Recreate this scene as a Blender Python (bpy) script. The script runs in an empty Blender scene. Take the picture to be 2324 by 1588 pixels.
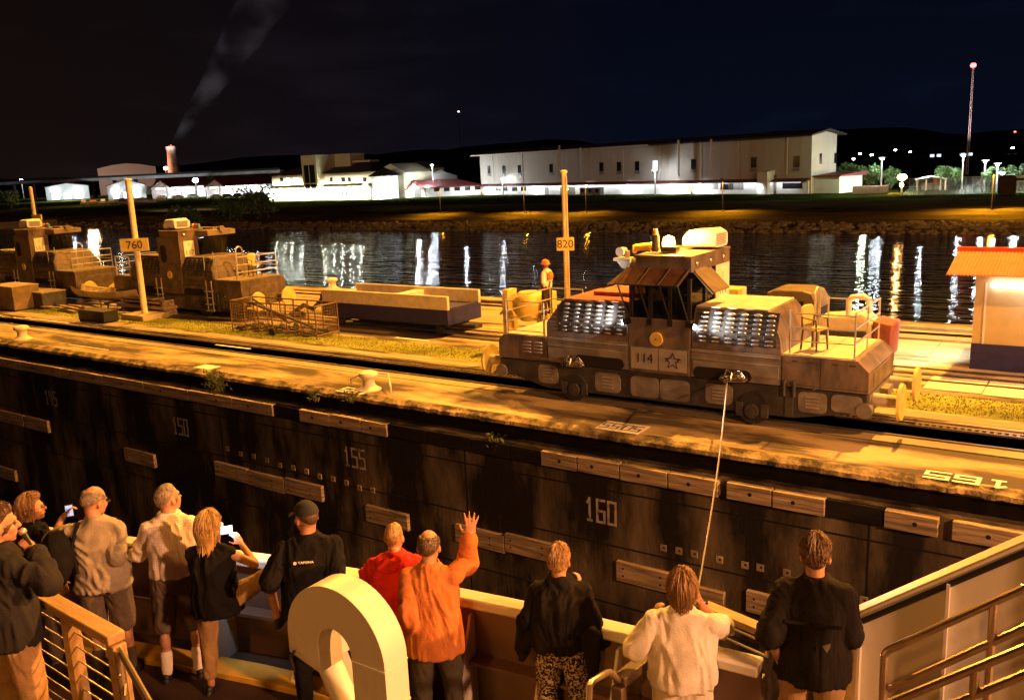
import bpy, bmesh, math, random
from mathutils import Vector as V, Matrix, noise
random.seed(11)
C = bpy.context.scene
COL = C.collection
R = math.radians
# ------------------------------------------------------------------ camera
CAMZ = 6.8
FOC = 2005.64                      # focal length in units of a 2324 px wide photograph
yaw, pit, rol = R(55.2), R(11.7), R(-2.449)
hd = V((-math.cos(yaw), math.sin(yaw), 0)); up = V((0, 0, 1))
cF = hd*math.cos(pit) - up*math.sin(pit)
r0 = cF.cross(up).normalized(); u0 = r0.cross(cF)
cR = r0*math.cos(rol) + u0*math.sin(rol)
cU = u0*math.cos(rol) - r0*math.sin(rol)
cam_d = bpy.data.cameras.new('camera'); cam = bpy.data.objects.new('camera', cam_d); COL.objects.link(cam)
cam_d.sensor_width = 36; cam_d.lens = 36*FOC/2324; cam_d.clip_start = .05; cam_d.clip_end = 6000
cam.matrix_world = Matrix(((cR.x, cU.x, -cF.x, 0), (cR.y, cU.y, -cF.y, 0), (cR.z, cU.z, -cF.z, CAMZ), (0, 0, 0, 1)))
C.camera = cam
CP = V((0, 0, CAMZ))
def ray(x, y): return cF + cR*((x-1162)/FOC) - cU*((y-794)/FOC)
def gz(x, y, z): d = ray(x, y); return CP + d*((z-CAMZ)/d.z)
def gy(x, y, Y): d = ray(x, y); return CP + d*(Y/d.y)
def gt(x, y, t): return CP + ray(x, y)*t
def gp(x, y, P, n): d = ray(x, y); return CP + d*((P-CP).dot(n)/d.dot(n))
# ------------------------------------------------------------------ view, world
C.view_settings.view_transform = 'Standard'; C.view_settings.look = 'None'
C.view_settings.exposure = 0; C.view_settings.gamma = 1
C.cycles.max_bounces = 6; C.cycles.diffuse_bounces = 3; C.cycles.glossy_bounces = 3; C.cycles.transparent_max_bounces = 8
C.cycles.volume_bounces = 0
C.cycles.use_denoising = True; C.cycles.use_adaptive_sampling = False
C.cycles.sample_clamp_indirect = 8
C.cycles.caustics_reflective = False; C.cycles.caustics_refractive = False
w = bpy.data.worlds.new('World'); C.world = w; w.use_nodes = True
nt = w.node_tree; nt.nodes.clear()
o_ = nt.nodes.new('ShaderNodeOutputWorld'); bg = nt.nodes.new('ShaderNodeBackground')
tc = nt.nodes.new('ShaderNodeTexCoord'); sx = nt.nodes.new('ShaderNodeSeparateXYZ')
nt.links.new(tc.outputs['Generated'], sx.inputs[0])
# heading: brown glow of the town to the left (-X), deep navy to the right
mr = nt.nodes.new('ShaderNodeMapRange'); mr.inputs[1].default_value = -.9; mr.inputs[2].default_value = -.45
nt.links.new(sx.outputs[0], mr.inputs[0])
mx = nt.nodes.new('ShaderNodeMix'); mx.data_type = 'RGBA'
mx.inputs[6].default_value = (.0070, .0038, .0030, 1); mx.inputs[7].default_value = (.0019, .0030, .0085, 1)
nt.links.new(mr.outputs[0], mx.inputs[0])
# darker towards the zenith, faint clouds
mz = nt.nodes.new('ShaderNodeMapRange'); mz.inputs[1].default_value = .0; mz.inputs[2].default_value = .33
mz.inputs[3].default_value = 1.15; mz.inputs[4].default_value = .5
nt.links.new(sx.outputs[2], mz.inputs[0])
nz = nt.nodes.new('ShaderNodeTexNoise'); nz.inputs['Scale'].default_value = 5; nz.inputs['Detail'].default_value = 5
mpn = nt.nodes.new('ShaderNodeMapping'); mpn.inputs['Scale'].default_value = (1, 1, 5)
nt.links.new(tc.outputs['Generated'], mpn.inputs[0]); nt.links.new(mpn.outputs[0], nz.inputs['Vector'])
mc = nt.nodes.new('ShaderNodeMapRange'); mc.inputs[1].default_value = .52; mc.inputs[2].default_value = .75
mc.inputs[3].default_value = 1; mc.inputs[4].default_value = 1.7
nt.links.new(nz.outputs[0], mc.inputs[0])
mm = nt.nodes.new('ShaderNodeMath'); mm.operation = 'MULTIPLY'
nt.links.new(mz.outputs[0], mm.inputs[0]); nt.links.new(mc.outputs[0], mm.inputs[1])
nt.links.new(mx.outputs[2], bg.inputs[0]); nt.links.new(mm.outputs[0], bg.inputs[1]); nt.links.new(bg.outputs[0], o_.inputs[0])
# ------------------------------------------------------------------ the lock's and ship's lamps (high masts out of the picture), two added fills
SOD = (1.0, .415, .055); SOD2 = (1.0, .39, .09)
def lamp(name, loc, power, col=SOD, rad=.3, spot=None, blend=.4, tgt=None, kind=None):
    l = bpy.data.lights.new(name, 'SPOT' if spot else 'POINT'); l.energy = power; l.color = col; l.shadow_soft_size = rad
    o = bpy.data.objects.new(name, l); COL.objects.link(o); o.location = loc
    if spot:
        l.spot_size = R(spot); l.spot_blend = blend
        o.rotation_euler = (V(tgt)-V(loc)).to_track_quat('-Z', 'Y').to_euler()
    return o
lamp('lock_mast_light', (-6, 42, 36), 235000, rad=.5, spot=118, blend=.35, tgt=(-8, 22, 0))
lamp('lock_mast_light', (-50, 44, 34), 118000, rad=.5, spot=118, blend=.35, tgt=(-48, 22, 0))
lamp('lock_mast_light', (-100, 46, 34), 110000, rad=.5, spot=118, blend=.35, tgt=(-98, 22, 0))
lamp('lock_mast_light', (34, 17, 20), 150000, SOD2, rad=.35)
lamp('ship_deck_key_fill', (13, 3.5, 10), 18500, (1.0, .42, .18), rad=.5)
lamp('ship_deck_key_fill', (2, -11, 13), 3600, (1.0, .38, .08), rad=.3, spot=46, blend=.5, tgt=(-3.6, 4.6, 2.6))  # unseen fill spot added for the deck faces turned from the key
lamp('wall_fill', (0, -12, 15), 1500, SOD, rad=.3)  # weak unseen fill added for the chamber wall face
# ------------------------------------------------------------------ materials
MATS = {}
def mat(name, col, rough=.6, metal=0, var=.25, scale=3, bump=0, bscale=None, st=(1, 1, 1), col2=None, lo=.35, hi=.65, spec=.5, emit=None, es=1, detail=6, coord='Object', trans=0):
    if name in MATS: return MATS[name]
    m = bpy.data.materials.new(name); m.use_nodes = True; t = m.node_tree; n = t.nodes; L = t.links
    p = n['Principled BSDF']; p.inputs['Roughness'].default_value = rough; p.inputs['Metallic'].default_value = metal
    p.inputs['Specular IOR Level'].default_value = spec
    if emit:
        p.inputs['Emission Color'].default_value = (*emit, 1); p.inputs['Emission Strength'].default_value = es
    if trans: p.inputs['Transmission Weight'].default_value = trans
    c1 = tuple(c*(1-var) for c in col); c2 = col2 or tuple(min(1, c*(1+var)) for c in col)
    tc = n.new('ShaderNodeTexCoord'); mp = n.new('ShaderNodeMapping'); mp.inputs['Scale'].default_value = st
    L.new(tc.outputs[coord], mp.inputs[0])
    nz = n.new('ShaderNodeTexNoise'); nz.inputs['Scale'].default_value = scale; nz.inputs['Detail'].default_value = detail; nz.inputs['Roughness'].default_value = .6
    L.new(mp.outputs[0], nz.inputs['Vector'])
    rp = n.new('ShaderNodeValToRGB'); e = rp.color_ramp.elements
    e[0].position = lo; e[0].color = (*(c1 if not col2 else col), 1); e[1].position = hi; e[1].color = (*c2, 1)
    L.new(nz.outputs[0], rp.inputs[0]); L.new(rp.outputs[0], p.inputs['Base Color'])
    if bump:
        nb = n.new('ShaderNodeTexNoise'); nb.inputs['Scale'].default_value = bscale or scale*6; nb.inputs['Detail'].default_value = 4
        L.new(mp.outputs[0], nb.inputs['Vector'])
        b = n.new('ShaderNodeBump'); b.inputs['Strength'].default_value = bump; b.inputs['Distance'].default_value = .03
        L.new(nb.outputs[0], b.inputs['Height']); L.new(b.outputs[0], p.inputs['Normal'])
    MATS[name] = m; return m
def emat(name, col, s):
    m = mat(name, col, emit=col, es=s, var=.02)
    if s > 20: m.cycles.emission_sampling = 'NONE'     # small hot bulbs: their lamps do the lighting
    return m
# ------------------------------------------------------------------ mesh builder
class B:
    def __init__(s): s.bm = bmesh.new(); s.mi = 0
    def face(s, pts):
        f = s.bm.faces.new([s.bm.verts.new(p) for p in pts]); f.material_index = s.mi; return f
    def rings(s, rings, cap=True, closed=True):
        vs = [[s.bm.verts.new(p) for p in r] for r in rings]
        for a, b in zip(vs, vs[1:]):
            n = len(a)
            for i in range(n if closed else n-1):
                f = s.bm.faces.new((a[i], a[(i+1) % n], b[(i+1) % n], b[i])); f.material_index = s.mi
        if cap:
            for r in (vs[0][::-1], vs[-1]):
                f = s.bm.faces.new(r); f.material_index = s.mi
        return s
    def hexa(s, p):   # 4 bottom, 4 top
        v = [s.bm.verts.new(q) for q in p]
        for q in ((3, 2, 1, 0), (4, 5, 6, 7), (0, 1, 5, 4), (1, 2, 6, 5), (2, 3, 7, 6), (3, 0, 4, 7)):
            f = s.bm.faces.new([v[i] for i in q]); f.material_index = s.mi
        return s
    def box(s, x0, x1, y0, y1, z0, z1, M=None):
        p = [V((x, y, z)) for z in (z0, z1) for x, y in ((x0, y0), (x1, y0), (x1, y1), (x0, y1))]
        return s.hexa([M @ q for q in p] if M else p)
    def prism(s, poly, ax, a, b):
        def P(u, v, w): return {'x': (w, u, v), 'y': (u, w, v), 'z': (u, v, w)}[ax]
        s.rings([[P(u, v, w) for u, v in poly] for w in (a, b)]); return s
    def tube(s, pts, r, n=8, cap=True, r2=None):
        pts = [V(p) for p in pts]; m = len(pts); rs = []; prev = None
        for i, p in enumerate(pts):
            d = ((pts[i]-pts[i-1]).normalized() if i else V((0, 0, 0))) + ((pts[i+1]-pts[i]).normalized() if i < m-1 else V((0, 0, 0)))
            d = d.normalized() if d.length > 1e-6 else V((0, 0, 1))
            if prev is None: a = d.orthogonal().normalized()
            else: a = (prev - d*prev.dot(d)).normalized()
            prev = a; b = d.cross(a)
            rr = r if r2 is None else r+(r2-r)*i/max(1, m-1)
            rs.append([p + (a*math.cos(2*math.pi*k/n) + b*math.sin(2*math.pi*k/n))*rr for k in range(n)])
        return s.rings(rs, cap)
    def cyl(s, p, q, r, r2=None, n=12): return s.tube([p, q], r, n, True, r if r2 is None else r2)
    def ell(s, c, r, M=None, n=12):
        c = V(c); rs = []
        for i in range(1, n//2+1):
            th = math.pi*(i-.0)/(n//2+1)
            rs.append([V((r[0]*math.sin(th)*math.cos(2*math.pi*k/n), r[1]*math.sin(th)*math.sin(2*math.pi*k/n), -r[2]*math.cos(th))) for k in range(n)])
        rs = [[c + (M @ p if M else p) for p in q] for q in rs]
        return s.rings(rs)
    def lathe(s, prof, c=(0, 0, 0), n=18):
        c = V(c)
        return s.rings([[c + V((r*math.cos(2*math.pi*k/n), r*math.sin(2*math.pi*k/n), z)) for k in range(n)] for r, z in prof])
    def limb(s, p, q, r0, r1, n=12):   # tapered capsule
        s.tube([p, q], r0, n, True, r1); s.ell(p, (r0, r0, r0), n=n); s.ell(q, (r1, r1, r1), n=n); return s
def link(o, parent=None, **kw):
    COL.objects.link(o)
    if parent: o.parent = parent
    for k, v in kw.items():
        if v: o['category' if k == 'cat' else k] = v
    return o
def obj(name, b, m, parent=None, label=None, cat=None, group=None, kind=None, bev=0, sharp=35, loc=None):
    bm = b.bm if isinstance(b, B) else b
    bmesh.ops.recalc_face_normals(bm, faces=bm.faces)
    me = bpy.data.meshes.new(name); bm.to_mesh(me); bm.free()
    for x in (m if isinstance(m, (list, tuple)) else [m]): me.materials.append(x)
    if sharp:
        me.polygons.foreach_set('use_smooth', [True]*len(me.polygons)); me.set_sharp_from_angle(angle=R(sharp))
    o = bpy.data.objects.new(name, me)
    if bev:
        d = o.modifiers.new('b', 'BEVEL'); d.width = bev; d.segments = 2; d.limit_method = 'ANGLE'
    if loc: o.location = loc
    return link(o, parent, label=label, cat=cat, group=group, kind=kind)
def thing(name, label, cat, loc=(0, 0, 0), rz=0, group=None):
    o = bpy.data.objects.new(name, None); o.empty_display_size = .2; o.location = loc; o.rotation_euler = (0, 0, rz)
    return link(o, None, label=label, cat=cat, group=group)
def text(name, s, size, M, m, parent=None, ext=.004, **kw):
    cu = bpy.data.curves.new(name, 'FONT'); cu.body = s; cu.size = size; cu.align_x = 'CENTER'; cu.align_y = 'CENTER'; cu.extrude = ext
    t = bpy.data.objects.new(name, cu); COL.objects.link(t)
    bpy.context.view_layer.update()
    me = bpy.data.meshes.new_from_object(t.evaluated_get(bpy.context.evaluated_depsgraph_get()))
    bpy.data.objects.remove(t); bpy.data.curves.remove(cu)
    me.transform(M); me.materials.clear(); me.materials.append(m)
    return link(bpy.data.objects.new(name, me), parent, **kw)
def frame(o, x, y):   # matrix with origin and two axes
    x = V(x).normalized(); y = V(y).normalized(); z = x.cross(y); o = V(o)
    return Matrix(((x.x, y.x, z.x, o.x), (x.y, y.y, z.y, o.y), (x.z, y.z, z.z, o.z), (0, 0, 0, 1)))
# block numerals painted with a stencil
GL = {'0': [(0, 0, 0, 1), (0, 1, 1, 1), (1, 1, 1, 0), (1, 0, 0, 0)], '1': [(.2, .8, .5, 1), (.5, 1, .5, 0), (.28, 0, .72, 0)], '2': [(0, 1, 1, 1), (1, 1, 1, .5), (1, .5, 0, .5), (0, .5, 0, 0), (0, 0, 1, 0)],
      '4': [(0, 1, 0, .45), (0, .45, 1, .45), (.75, 1, .75, 0)], '5': [(1, 1, 0, 1), (0, 1, 0, .55), (0, .55, 1, .55), (1, .55, 1, 0), (1, 0, 0, 0)],
      '6': [(1, 1, 0, 1), (0, 1, 0, 0), (0, 0, 1, 0), (1, 0, 1, .5), (1, .5, 0, .5)]}
def numerals(s, M, h, w, gap, t):
    b = B(); n = len(s); tot = n*w+(n-1)*gap; x = -tot/2
    for ch in s:
        for i, (a, c, d, e) in enumerate(GL[ch]):
            p = V((x+a*w, (c-.5)*h, 0)); q = V((x+d*w, (e-.5)*h, 0)); dr = (q-p).normalized(); nr = V((-dr.y, dr.x, 0))*t/2
            p = p-dr*t*.5; q = q+dr*t*.5; k = .0004*i
            b.face([M @ (v+V((0, 0, k))) for v in (p-nr, q-nr, q+nr, p+nr)])
        x += w+gap
    return b
# ------------------------------------------------------------------ lock: pavement, wall, water, bank
M_conc = mat('concrete', (.060, .043, .022), .85, scale=.9, bump=.6, bscale=14, col2=(.48, .36, .17), lo=.42, hi=.60, st=(.3, 1, 1), detail=12)
M_conc2 = mat('concrete_smooth', (.22, .17, .09), .8, scale=.8, bump=.25, bscale=14, col2=(.46, .37, .21), lo=.3, hi=.7, st=(.3, 1, 1))
M_dark = mat('dark_steel', (.022, .022, .025), .6, scale=4, bump=.1)
M_rail = mat('rail_steel', (.20, .18, .17), .35, .8, scale=6, st=(.2, 1, 1))
M_slot = mat('slot_dirt', (.014, .012, .010), .95, spec=.02, scale=2)
M_edge = mat('broken_concrete', (.045, .034, .018), .95, scale=1.6, bump=1, bscale=16, col2=(.40, .30, .15), lo=.42, hi=.64, detail=10)
M_wall = mat('chamber_wall', (.020, .017, .013), .95, spec=.15, scale=.5, bump=.8, bscale=9, col2=(.36, .28, .17), lo=.46, hi=.80, st=(1, 1, .30), detail=12)
M_timb = mat('fender_timber', (.09, .065, .04), .85, scale=2.2, bump=.6, bscale=8, col2=(.55, .42, .25), lo=.30, hi=.70, st=(.35, 3, 6), detail=8)
M_timbd = mat('tarred_timber', (.014, .012, .011), .9, spec=.15, scale=2, bump=.4, st=(.3, 3, 5))
M_hole = mat('bolt_hole', (.006, .005, .005), .95, var=.1)
M_paint = mat('wall_number_paint', (.16, .13, .09), .8, scale=5, col2=(.50, .44, .32), lo=.34, hi=.52, detail=9)
M_wpaint = mat('deck_paint', (.55, .5, .4), .7, scale=6, col2=(.85, .8, .65), lo=.3, hi=.5)
M_yel = mat('yellow_paint', (.60, .47, .13), .55, scale=3, var=.18)
M_cream = mat('cream_paint', (.66, .58, .40), .55, scale=2.5, var=.14, bump=.08)
M_grass = mat('grass_blades', (.14, .16, .015), .8, scale=.8, col2=(.30, .32, .03), lo=.3, hi=.7)
M_white = mat('white_paint', (.74, .72, .68), .45, scale=2, var=.06)
M_black = mat('black_paint', (.012, .012, .012), .5, var=.2)

X0, X1 = -330, 70
YT0, YT1 = 22.32, 23.15
b = B()
b.box(X0, X1, 19.55, YT0, -9, 0); b.box(X0, X1, YT0, YT1, -9, -.38); b.box(X0, X1, YT1, 37.4, -9, 0)
obj('pavement', b, M_conc, kind='structure', sharp=0)
b = B()
for ya, yb, xa, xb, z in ((27.55, 28.0, X0, X1, .012), (29.8, 30.15, X0, X1, .012), (31.5, 34.2, X0, X1, .008), (24.0, 24.45, X0, X1, .010), (34.6, 35.3, X0, X1, .02), (21.62, 22.28, X0, X1, .006)):
    x = xa
    while x < xb:
        ln = random.uniform(4, 9); b.box(x, min(x+ln, xb)-.03, ya, yb, -.02, z+random.uniform(-.003, .003)); x += ln
obj('slab', b, M_conc2, kind='structure', sharp=0)
# joint line in the near slab and a kerb step along the far edge
b = B(); b.box(X0, X1, 21.54, 21.58, -.01, .004); b.box(X0, X1, 35.3, 35.9, -.01, .005); obj('slab_joint', b, M_slot, kind='structure', sharp=0)
b = B(); b.box(X0, X1, 36.3, 37.35, -.01, .14); obj('kerb', b, M_conc, kind='structure', sharp=0, bev=.03)
# crumbling coping of the near edge
b = B(); rs = []
n = 1500
for i in range(n+1):
    x = -95+104*i/n
    a = noise.fractal(V((x*.7, 3, 1)), .8, 2.3, 8)*.10; c = noise.fractal(V((x*2.6, 9, 5)), .7, 2.3, 7)*.10; d = noise.fractal(V((x*4.1, 1, 8)), .7, 2.3, 6)*.08
    mk_ = .25+2.2*max(0, noise.noise(V((x*.22, 4, 0)))+.12); a *= .6+mk_*.8; c *= mk_; d *= mk_
    e = noise.fractal(V((x*1.7, 5, 2)), 1, 2, 4)*.05
    rs.append([V((x, 19.60, -.02)), V((x, 19.58, .003)), V((x, 19.52, .004+e*.1)), V((x, 19.45+a*.4, e*.3)), V((x, 19.38+a, -.03+c*.4)), V((x, 19.24+a*.8+c*.4, -.08+d*.5)), V((x, 19.20+c*.6+a*.5, -.17+d*.6)), V((x, 19.36+d, -.24+c*.3)), V((x, 19.50, -.30)), V((x, 19.60, -.62))])
b.rings(rs)
obj('coping', b, M_edge, kind='structure', sharp=0)
obj('recess', B().box(-330, 70, 19.49, 19.548, -.9, -.03), mat('recess_shade', (.012, .010, .008), .95, spec=.02), kind='structure')  # shade under the coping put into a black backing strip

wall = thing('lock_wall', 'long dark stained concrete chamber wall with timber fenders and painted distance numbers', 'lock wall', (0, 19, 0))
b = B(); b.box(-330, 70, 0, .49, -9, -.64); obj('wall_face', b, M_wall, wall, sharp=0)
for z in (-1.45, -2.95, -4.6):
    obj('pour_joint', B().box(-330, 70, -.012, 0, z-.02, z+.02), M_hole, wall, sharp=0)
x = -92
while x < 6: obj('expansion_joint', B().box(x-.02, x+.02, -.013, 0, -9, -1.03), M_hole, wall, sharp=0); x += 11.0
def tx(px): return gy(px, 800+.1657*px, 18.75).x
cuts = [(-30, 'w'), (40, 'w'), (130, 'w'), (225, 'w'), (318, 'w'), (420, 'w'), (520, 'w'), (612, 'd'), (672, 'w'), (742, 'w'), (812, 'w'), (872, 'd'), (960, 'd'), (1060, 'd'), (1150, 'd'), (1222, 'w'), (1305, 'w'), (1402, 'w'), (1512, 'w'), (1628, 'g'), (1645, 'w'), (1750, 'w'), (1872, 'd'), (2005, 'w'), (2132, 'g'), (2160, 'w'), (2330, 'w'), (2420, 'w')]
for (p, k), (q, _) in zip(cuts, cuts[1:]):
    if k == 'g': continue
    xa, xb = tx(p), tx(q)
    b = B(); zj = random.uniform(-.012, .012)
    b.box(xa+.015, xb-.015, -.19 if k == 'w' else -.14, 0, -1.02+zj, -.62+zj)
    if k == 'w':
        b.mi = 1; m = max(1, int((xb-xa)/1.4))
        for j in range(m):
            xc = xa+(xb-xa)*(j+.5+random.uniform(-.15, .15))/m; b.cyl((xc, -.196, -.82+zj), (xc, -.15, -.82+zj), .055, n=10)
    obj('rubbing_timber', b, [M_timb if k == 'w' else M_timbd, M_hole], wall, bev=.015)
b = B(); b.box(-330, tx(-30), -.25, 0, -1.02, -.62); obj('rubbing_timber', b, M_timb, wall)
def fx(px, py): return gy(px, py, 18.8)
for a, c in (((-70, 930), (48, 955)), ((52, 958), (104, 970)), ((-40, 1062), (30, 1080)), ((278, 1035), (345, 1045)), ((483, 1066), (556, 1080)), ((558, 1086), (640, 1104)), ((642, 1104), (726, 1122)), ((826, 1165), (921, 1190)), ((1029, 1213), (1140, 1235)), ((1142, 1237), (1280, 1262)), ((1395, 1300), (1530, 1327)), ((1690, 1365), (1775, 1388)), ((1545, 1350), (1640, 1372)), ((2050, 1437), (2300, 1480))):
    p, q = fx(*a), fx(*c); z = (p.z+q.z)/2
    b = B(); b.box(p.x, q.x, -.13, 0, z-.27, z+.27)
    b.mi = 1
    for j in range(int((q.x-p.x)/1.1)+1):
        xc = p.x+.2+j*1.05
        if xc < q.x-.1:
            for dz in (-.1, .1): b.cyl((xc, -.136, z+dz), (xc, -.1, z+dz), .035, n=8)
    obj('fender_board', b, [M_timb, M_hole], wall, bev=.015)
for s, px, py in (('145', 115, 903), ('150', 409, 968), ('155', 804, 1039), ('160', 1363, 1160)):
    p = gy(px, py, 18.98)
    b = numerals(s, frame((p.x, -.012, p.z), (1, 0, 0), (0, 0, 1)), .60, .21, .12, .068)
    obj('painted_number', b, M_paint, wall, label='painted number '+s, sharp=0)
for px, py in [(515+i*30, 1018+i*8.6+(3 if i % 3 == 1 else 0)) for i in range(12)]+[(1505, 1243), (1540, 1250), (1575, 1257), (1632, 1270), (1690, 1282), (1725, 1288), (1785, 1300), (1960, 1362)]:
    p = gy(px, py, 18.97); b = B(); b.box(p.x-.09, p.x+.09, -.03, 0, p.z-.09, p.z+.09); b.mi = 1; b.cyl((p.x+.02, -.034, p.z+.01), (p.x+.02, -.02, p.z+.01), .035, n=8)
    obj('anchor_plate', b, [M_conc2, M_hole], wall, bev=.02)
# plants rooted in the recess under the coping
def tuft(name, label, px, py, n, r, Y=19.05, group=None):
    p = gy(px, py, Y); b = B(); rd = random.Random(px)
    for i in range(n):
        a = rd.uniform(0, 6.28); q = V((math.cos(a)*rd.uniform(.2, 1)*r, -rd.uniform(.05, 1)*r*.5, rd.uniform(-.35, .65)*r)); u = V((rd.uniform(-1, 1), rd.uniform(-1, 1), rd.uniform(-1, 1))).normalized(); v = u.orthogonal().normalized()*.35
        l = rd.uniform(.05, .10); b.face([q-u*l, q+v*l, q+u*l, q-v*l])
        if i % 5 == 0: b.tube([(0, 0, -r*.2), q*.6, q], .006, 4)
    obj(name, b, M_leaf, None, label, 'plant', group, sharp=0, loc=p)
M_leaf = mat('leaves', (.03, .045, .012), .7, scale=9, col2=(.13, .15, .04), lo=.3, hi=.7)
for i, (px, py, n_, r_, lb) in enumerate(((500, 868, 160, .75, 'largest leafy weed clump growing from the lock wall ledge'), (800, 905, 40, .35, 'weed on the lock wall ledge below the collar of the white bollard'), (1410, 1058, 40, .3, 'small weed sprouting on the timber left of the tow cable'), (1130, 1000, 50, .4, 'weed under the broken coping left of the moving locomotive'), (715, 900, 40, .35, 'weed hanging at the end of the long row of fender timbers'))):
    tuft('weed', lb, px, py, n_, r_, group='weeds on the lock wall')

b = B(); b.face([(-700, 37.3, -1.55), (300, 37.3, -1.55), (300, 112, -1.55), (-700, 112, -1.55)])
M_wat = bpy.data.materials.new('canal_water'); M_wat.use_nodes = True
t = M_wat.node_tree; p = t.nodes['Principled BSDF']; p.inputs['Base Color'].default_value = (.006, .007, .005, 1); p.inputs['Roughness'].default_value = .055; p.inputs['IOR'].default_value = 1.33
tc = t.nodes.new('ShaderNodeTexCoord'); mp = t.nodes.new('ShaderNodeMapping'); mp.inputs['Scale'].default_value = (.22, 1.4, 1)
n1 = t.nodes.new('ShaderNodeTexNoise'); n1.inputs['Scale'].default_value = 1.0; n1.inputs['Detail'].default_value = 3
bp = t.nodes.new('ShaderNodeBump'); bp.inputs['Strength'].default_value = .7; bp.inputs['Distance'].default_value = .24
t.links.new(tc.outputs['Object'], mp.inputs[0]); t.links.new(mp.outputs[0], n1.inputs['Vector']); t.links.new(n1.outputs[0], bp.inputs['Height']); t.links.new(bp.outputs[0], p.inputs['Normal'])
obj('water', b, M_wat, kind='structure', sharp=0)
b = B(); b.face([(-330, -14, -7.5), (70, -14, -7.5), (70, 19.2, -7.5), (-330, 19.2, -7.5)]); obj('water', b, M_wat, kind='structure', sharp=0)
# far bank
M_field = mat('field_grass', (.010, .013, .003), .95, scale=.25, bump=.4, bscale=6, col2=(.055, .065, .012), spec=0, lo=.3, hi=.7, detail=9)
M_bank = mat('bank_earth', (.05, .042, .02), .95, spec=0, scale=.5, bump=1, bscale=3, col2=(.15, .12, .06), lo=.35, hi=.7, st=(.25, 1, 1), detail=9)
prof = [(93, -3.0), (96.5, -1.7), (100, -1.25), (103.6, -.98), (104.8, -.95), (105.1, -.72), (107, -.66), (107.3, -.44), (109.3, -.38), (109.6, -.16), (111.5, -.05), (116, .05), (122, .10), (135, .12)]
b = B(); rs = []
for i in range(0, 221):
    x = -600+850*i/220
    rs.append([V((x, y+noise.noise(V((x*.08, j*.7, 1)))*(.5 if 0 < j < 11 else 0), z+(noise.fractal(V((x*.15, y, 4)), 1, 2, 4)*.16 if 0 < j < 13 else 0))) for j, (y, z) in enumerate(prof)])
b.rings(rs, cap=False, closed=False); obj('bank', b, M_bank, kind='structure', sharp=80)
b = B(); b.face([(-3000, 113.5, .0), (1500, 113.5, .0), (1500, 3500, .3), (-3000, 3500, .3)]); obj('ground', b, M_field, kind='structure', sharp=0)
M_rock = mat('riprap_rock', (.12, .10, .07), .9, spec=.1, scale=1.5, bump=.5, col2=(.30, .26, .19), lo=.3, hi=.7)
b = B(); rd = random.Random(5)
for i in range(2600):
    x = rd.uniform(-150, 12) if i < 2200 else rd.uniform(-260, -150); u = rd.random(); s_ = rd.uniform(.16, .5)
    Mx = Matrix.Rotation(rd.uniform(0, 6), 3, 'Z') @ Matrix.Rotation(rd.uniform(-.6, .6), 3, 'X')
    c = V((x, 96.2+u*7, -1.75+u*.85)); r_ = V((s_*rd.uniform(.8, 1.5), s_*rd.uniform(.7, 1.1), s_*rd.uniform(.6, .9)))
    k = len(b.bm.verts); b.ell(c, r_, Mx, n=6); b.bm.verts.ensure_lookup_table()
    for v in b.bm.verts[k:]: v.co += V((rd.uniform(-1, 1), rd.uniform(-1, 1), rd.uniform(-1, 1)))*s_*.16
obj('rocks', b, M_rock, kind='stuff', label='grey boulders lining the far waterline', cat='rocks', sharp=25)

# ------------------------------------------------------------------ tracks
def railbar(y, z0=0, h=.05, w=.07):
    b = B(); b.box(X0, X1, y-w/2, y+w/2, z0-.02, z0+h); return b
t1 = thing('railway_track', 'towing track with toothed rack beside a black slot, nearest the chamber edge', 'track', (0, 0, 0))
obj('rail', railbar(22.14), M_rail, t1, sharp=0); obj('rail', railbar(23.66), M_rail, t1, sharp=0)
b = B(); b.box(X0, X1, 23.15, 23.20, -.3, .045); b.box(X0, X1, 23.37, 23.42, -.3, .045)
x = -90
while x < 12: b.box(x, x+.075, 23.2, 23.37, -.06, .04); x += .16
obj('rack', b, M_rail, t1, sharp=0)
t2 = thing('railway_track', 'return track with two steel rails under the parked locomotives', 'track', (0, 0, 0))
obj('rail', railbar(28.14), M_rail, t2, sharp=0); obj('rail', railbar(29.66), M_rail, t2, sharp=0)
obj('rack', B().box(X0, X1, 28.8, 29.0, -.01, .05), M_rail, t2, sharp=0)

# grass strip: thin earth sheet and blades
M_earth = mat('turf', (.11, .12, .015), .95, scale=.7, bump=1, bscale=22, col2=(.31, .32, .035), lo=.3, hi=.65, st=(.5, 1, 1), detail=9)
b = B()
for xa, xb, ya, yb in ((-330, 70, 24.75, 26.5),):
    rs = [[V((xa+(xb-xa)*i/260, ya+noise.noise(V((i*.9, 0, 0)))*.18, .008)), V((xa+(xb-xa)*i/260, yb+noise.noise(V((i*.7, 7, 0)))*.25, .012))] for i in range(261)]
    b.rings(rs, cap=False, closed=False)
obj('turf', b, M_earth, kind='structure', sharp=0)
b = B(); rd = random.Random(3)
for i in range(15000):
    x = -1-rd.random()**1.3*55; y = rd.uniform(24.75, 26.6); a = rd.uniform(0, 3.14); h = rd.uniform(.02, .07); u = V((math.cos(a), math.sin(a), 0))*.022; q = V((x, y, .005))
    b.face([q-u, q+u, q+V((rd.uniform(-.05, .05), rd.uniform(-.05, .05), h))])
obj('grass', b, M_grass, kind='stuff', label='yellow green grass strip between the two tracks', cat='grass', sharp=0)
b = B()
for i in range(9):
    x = -4.4+i*1.55; b.box(x, x+1.5, 27.0 if i else 27.1, 28.0, .014, .03)
    b.box(x, x+1.5, 28.22, 28.75, .012, .025)
obj('cover_slab', b, M_cream, None, 'row of pale yellow cover slabs beside the booth', 'slab', sharp=0)
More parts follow.
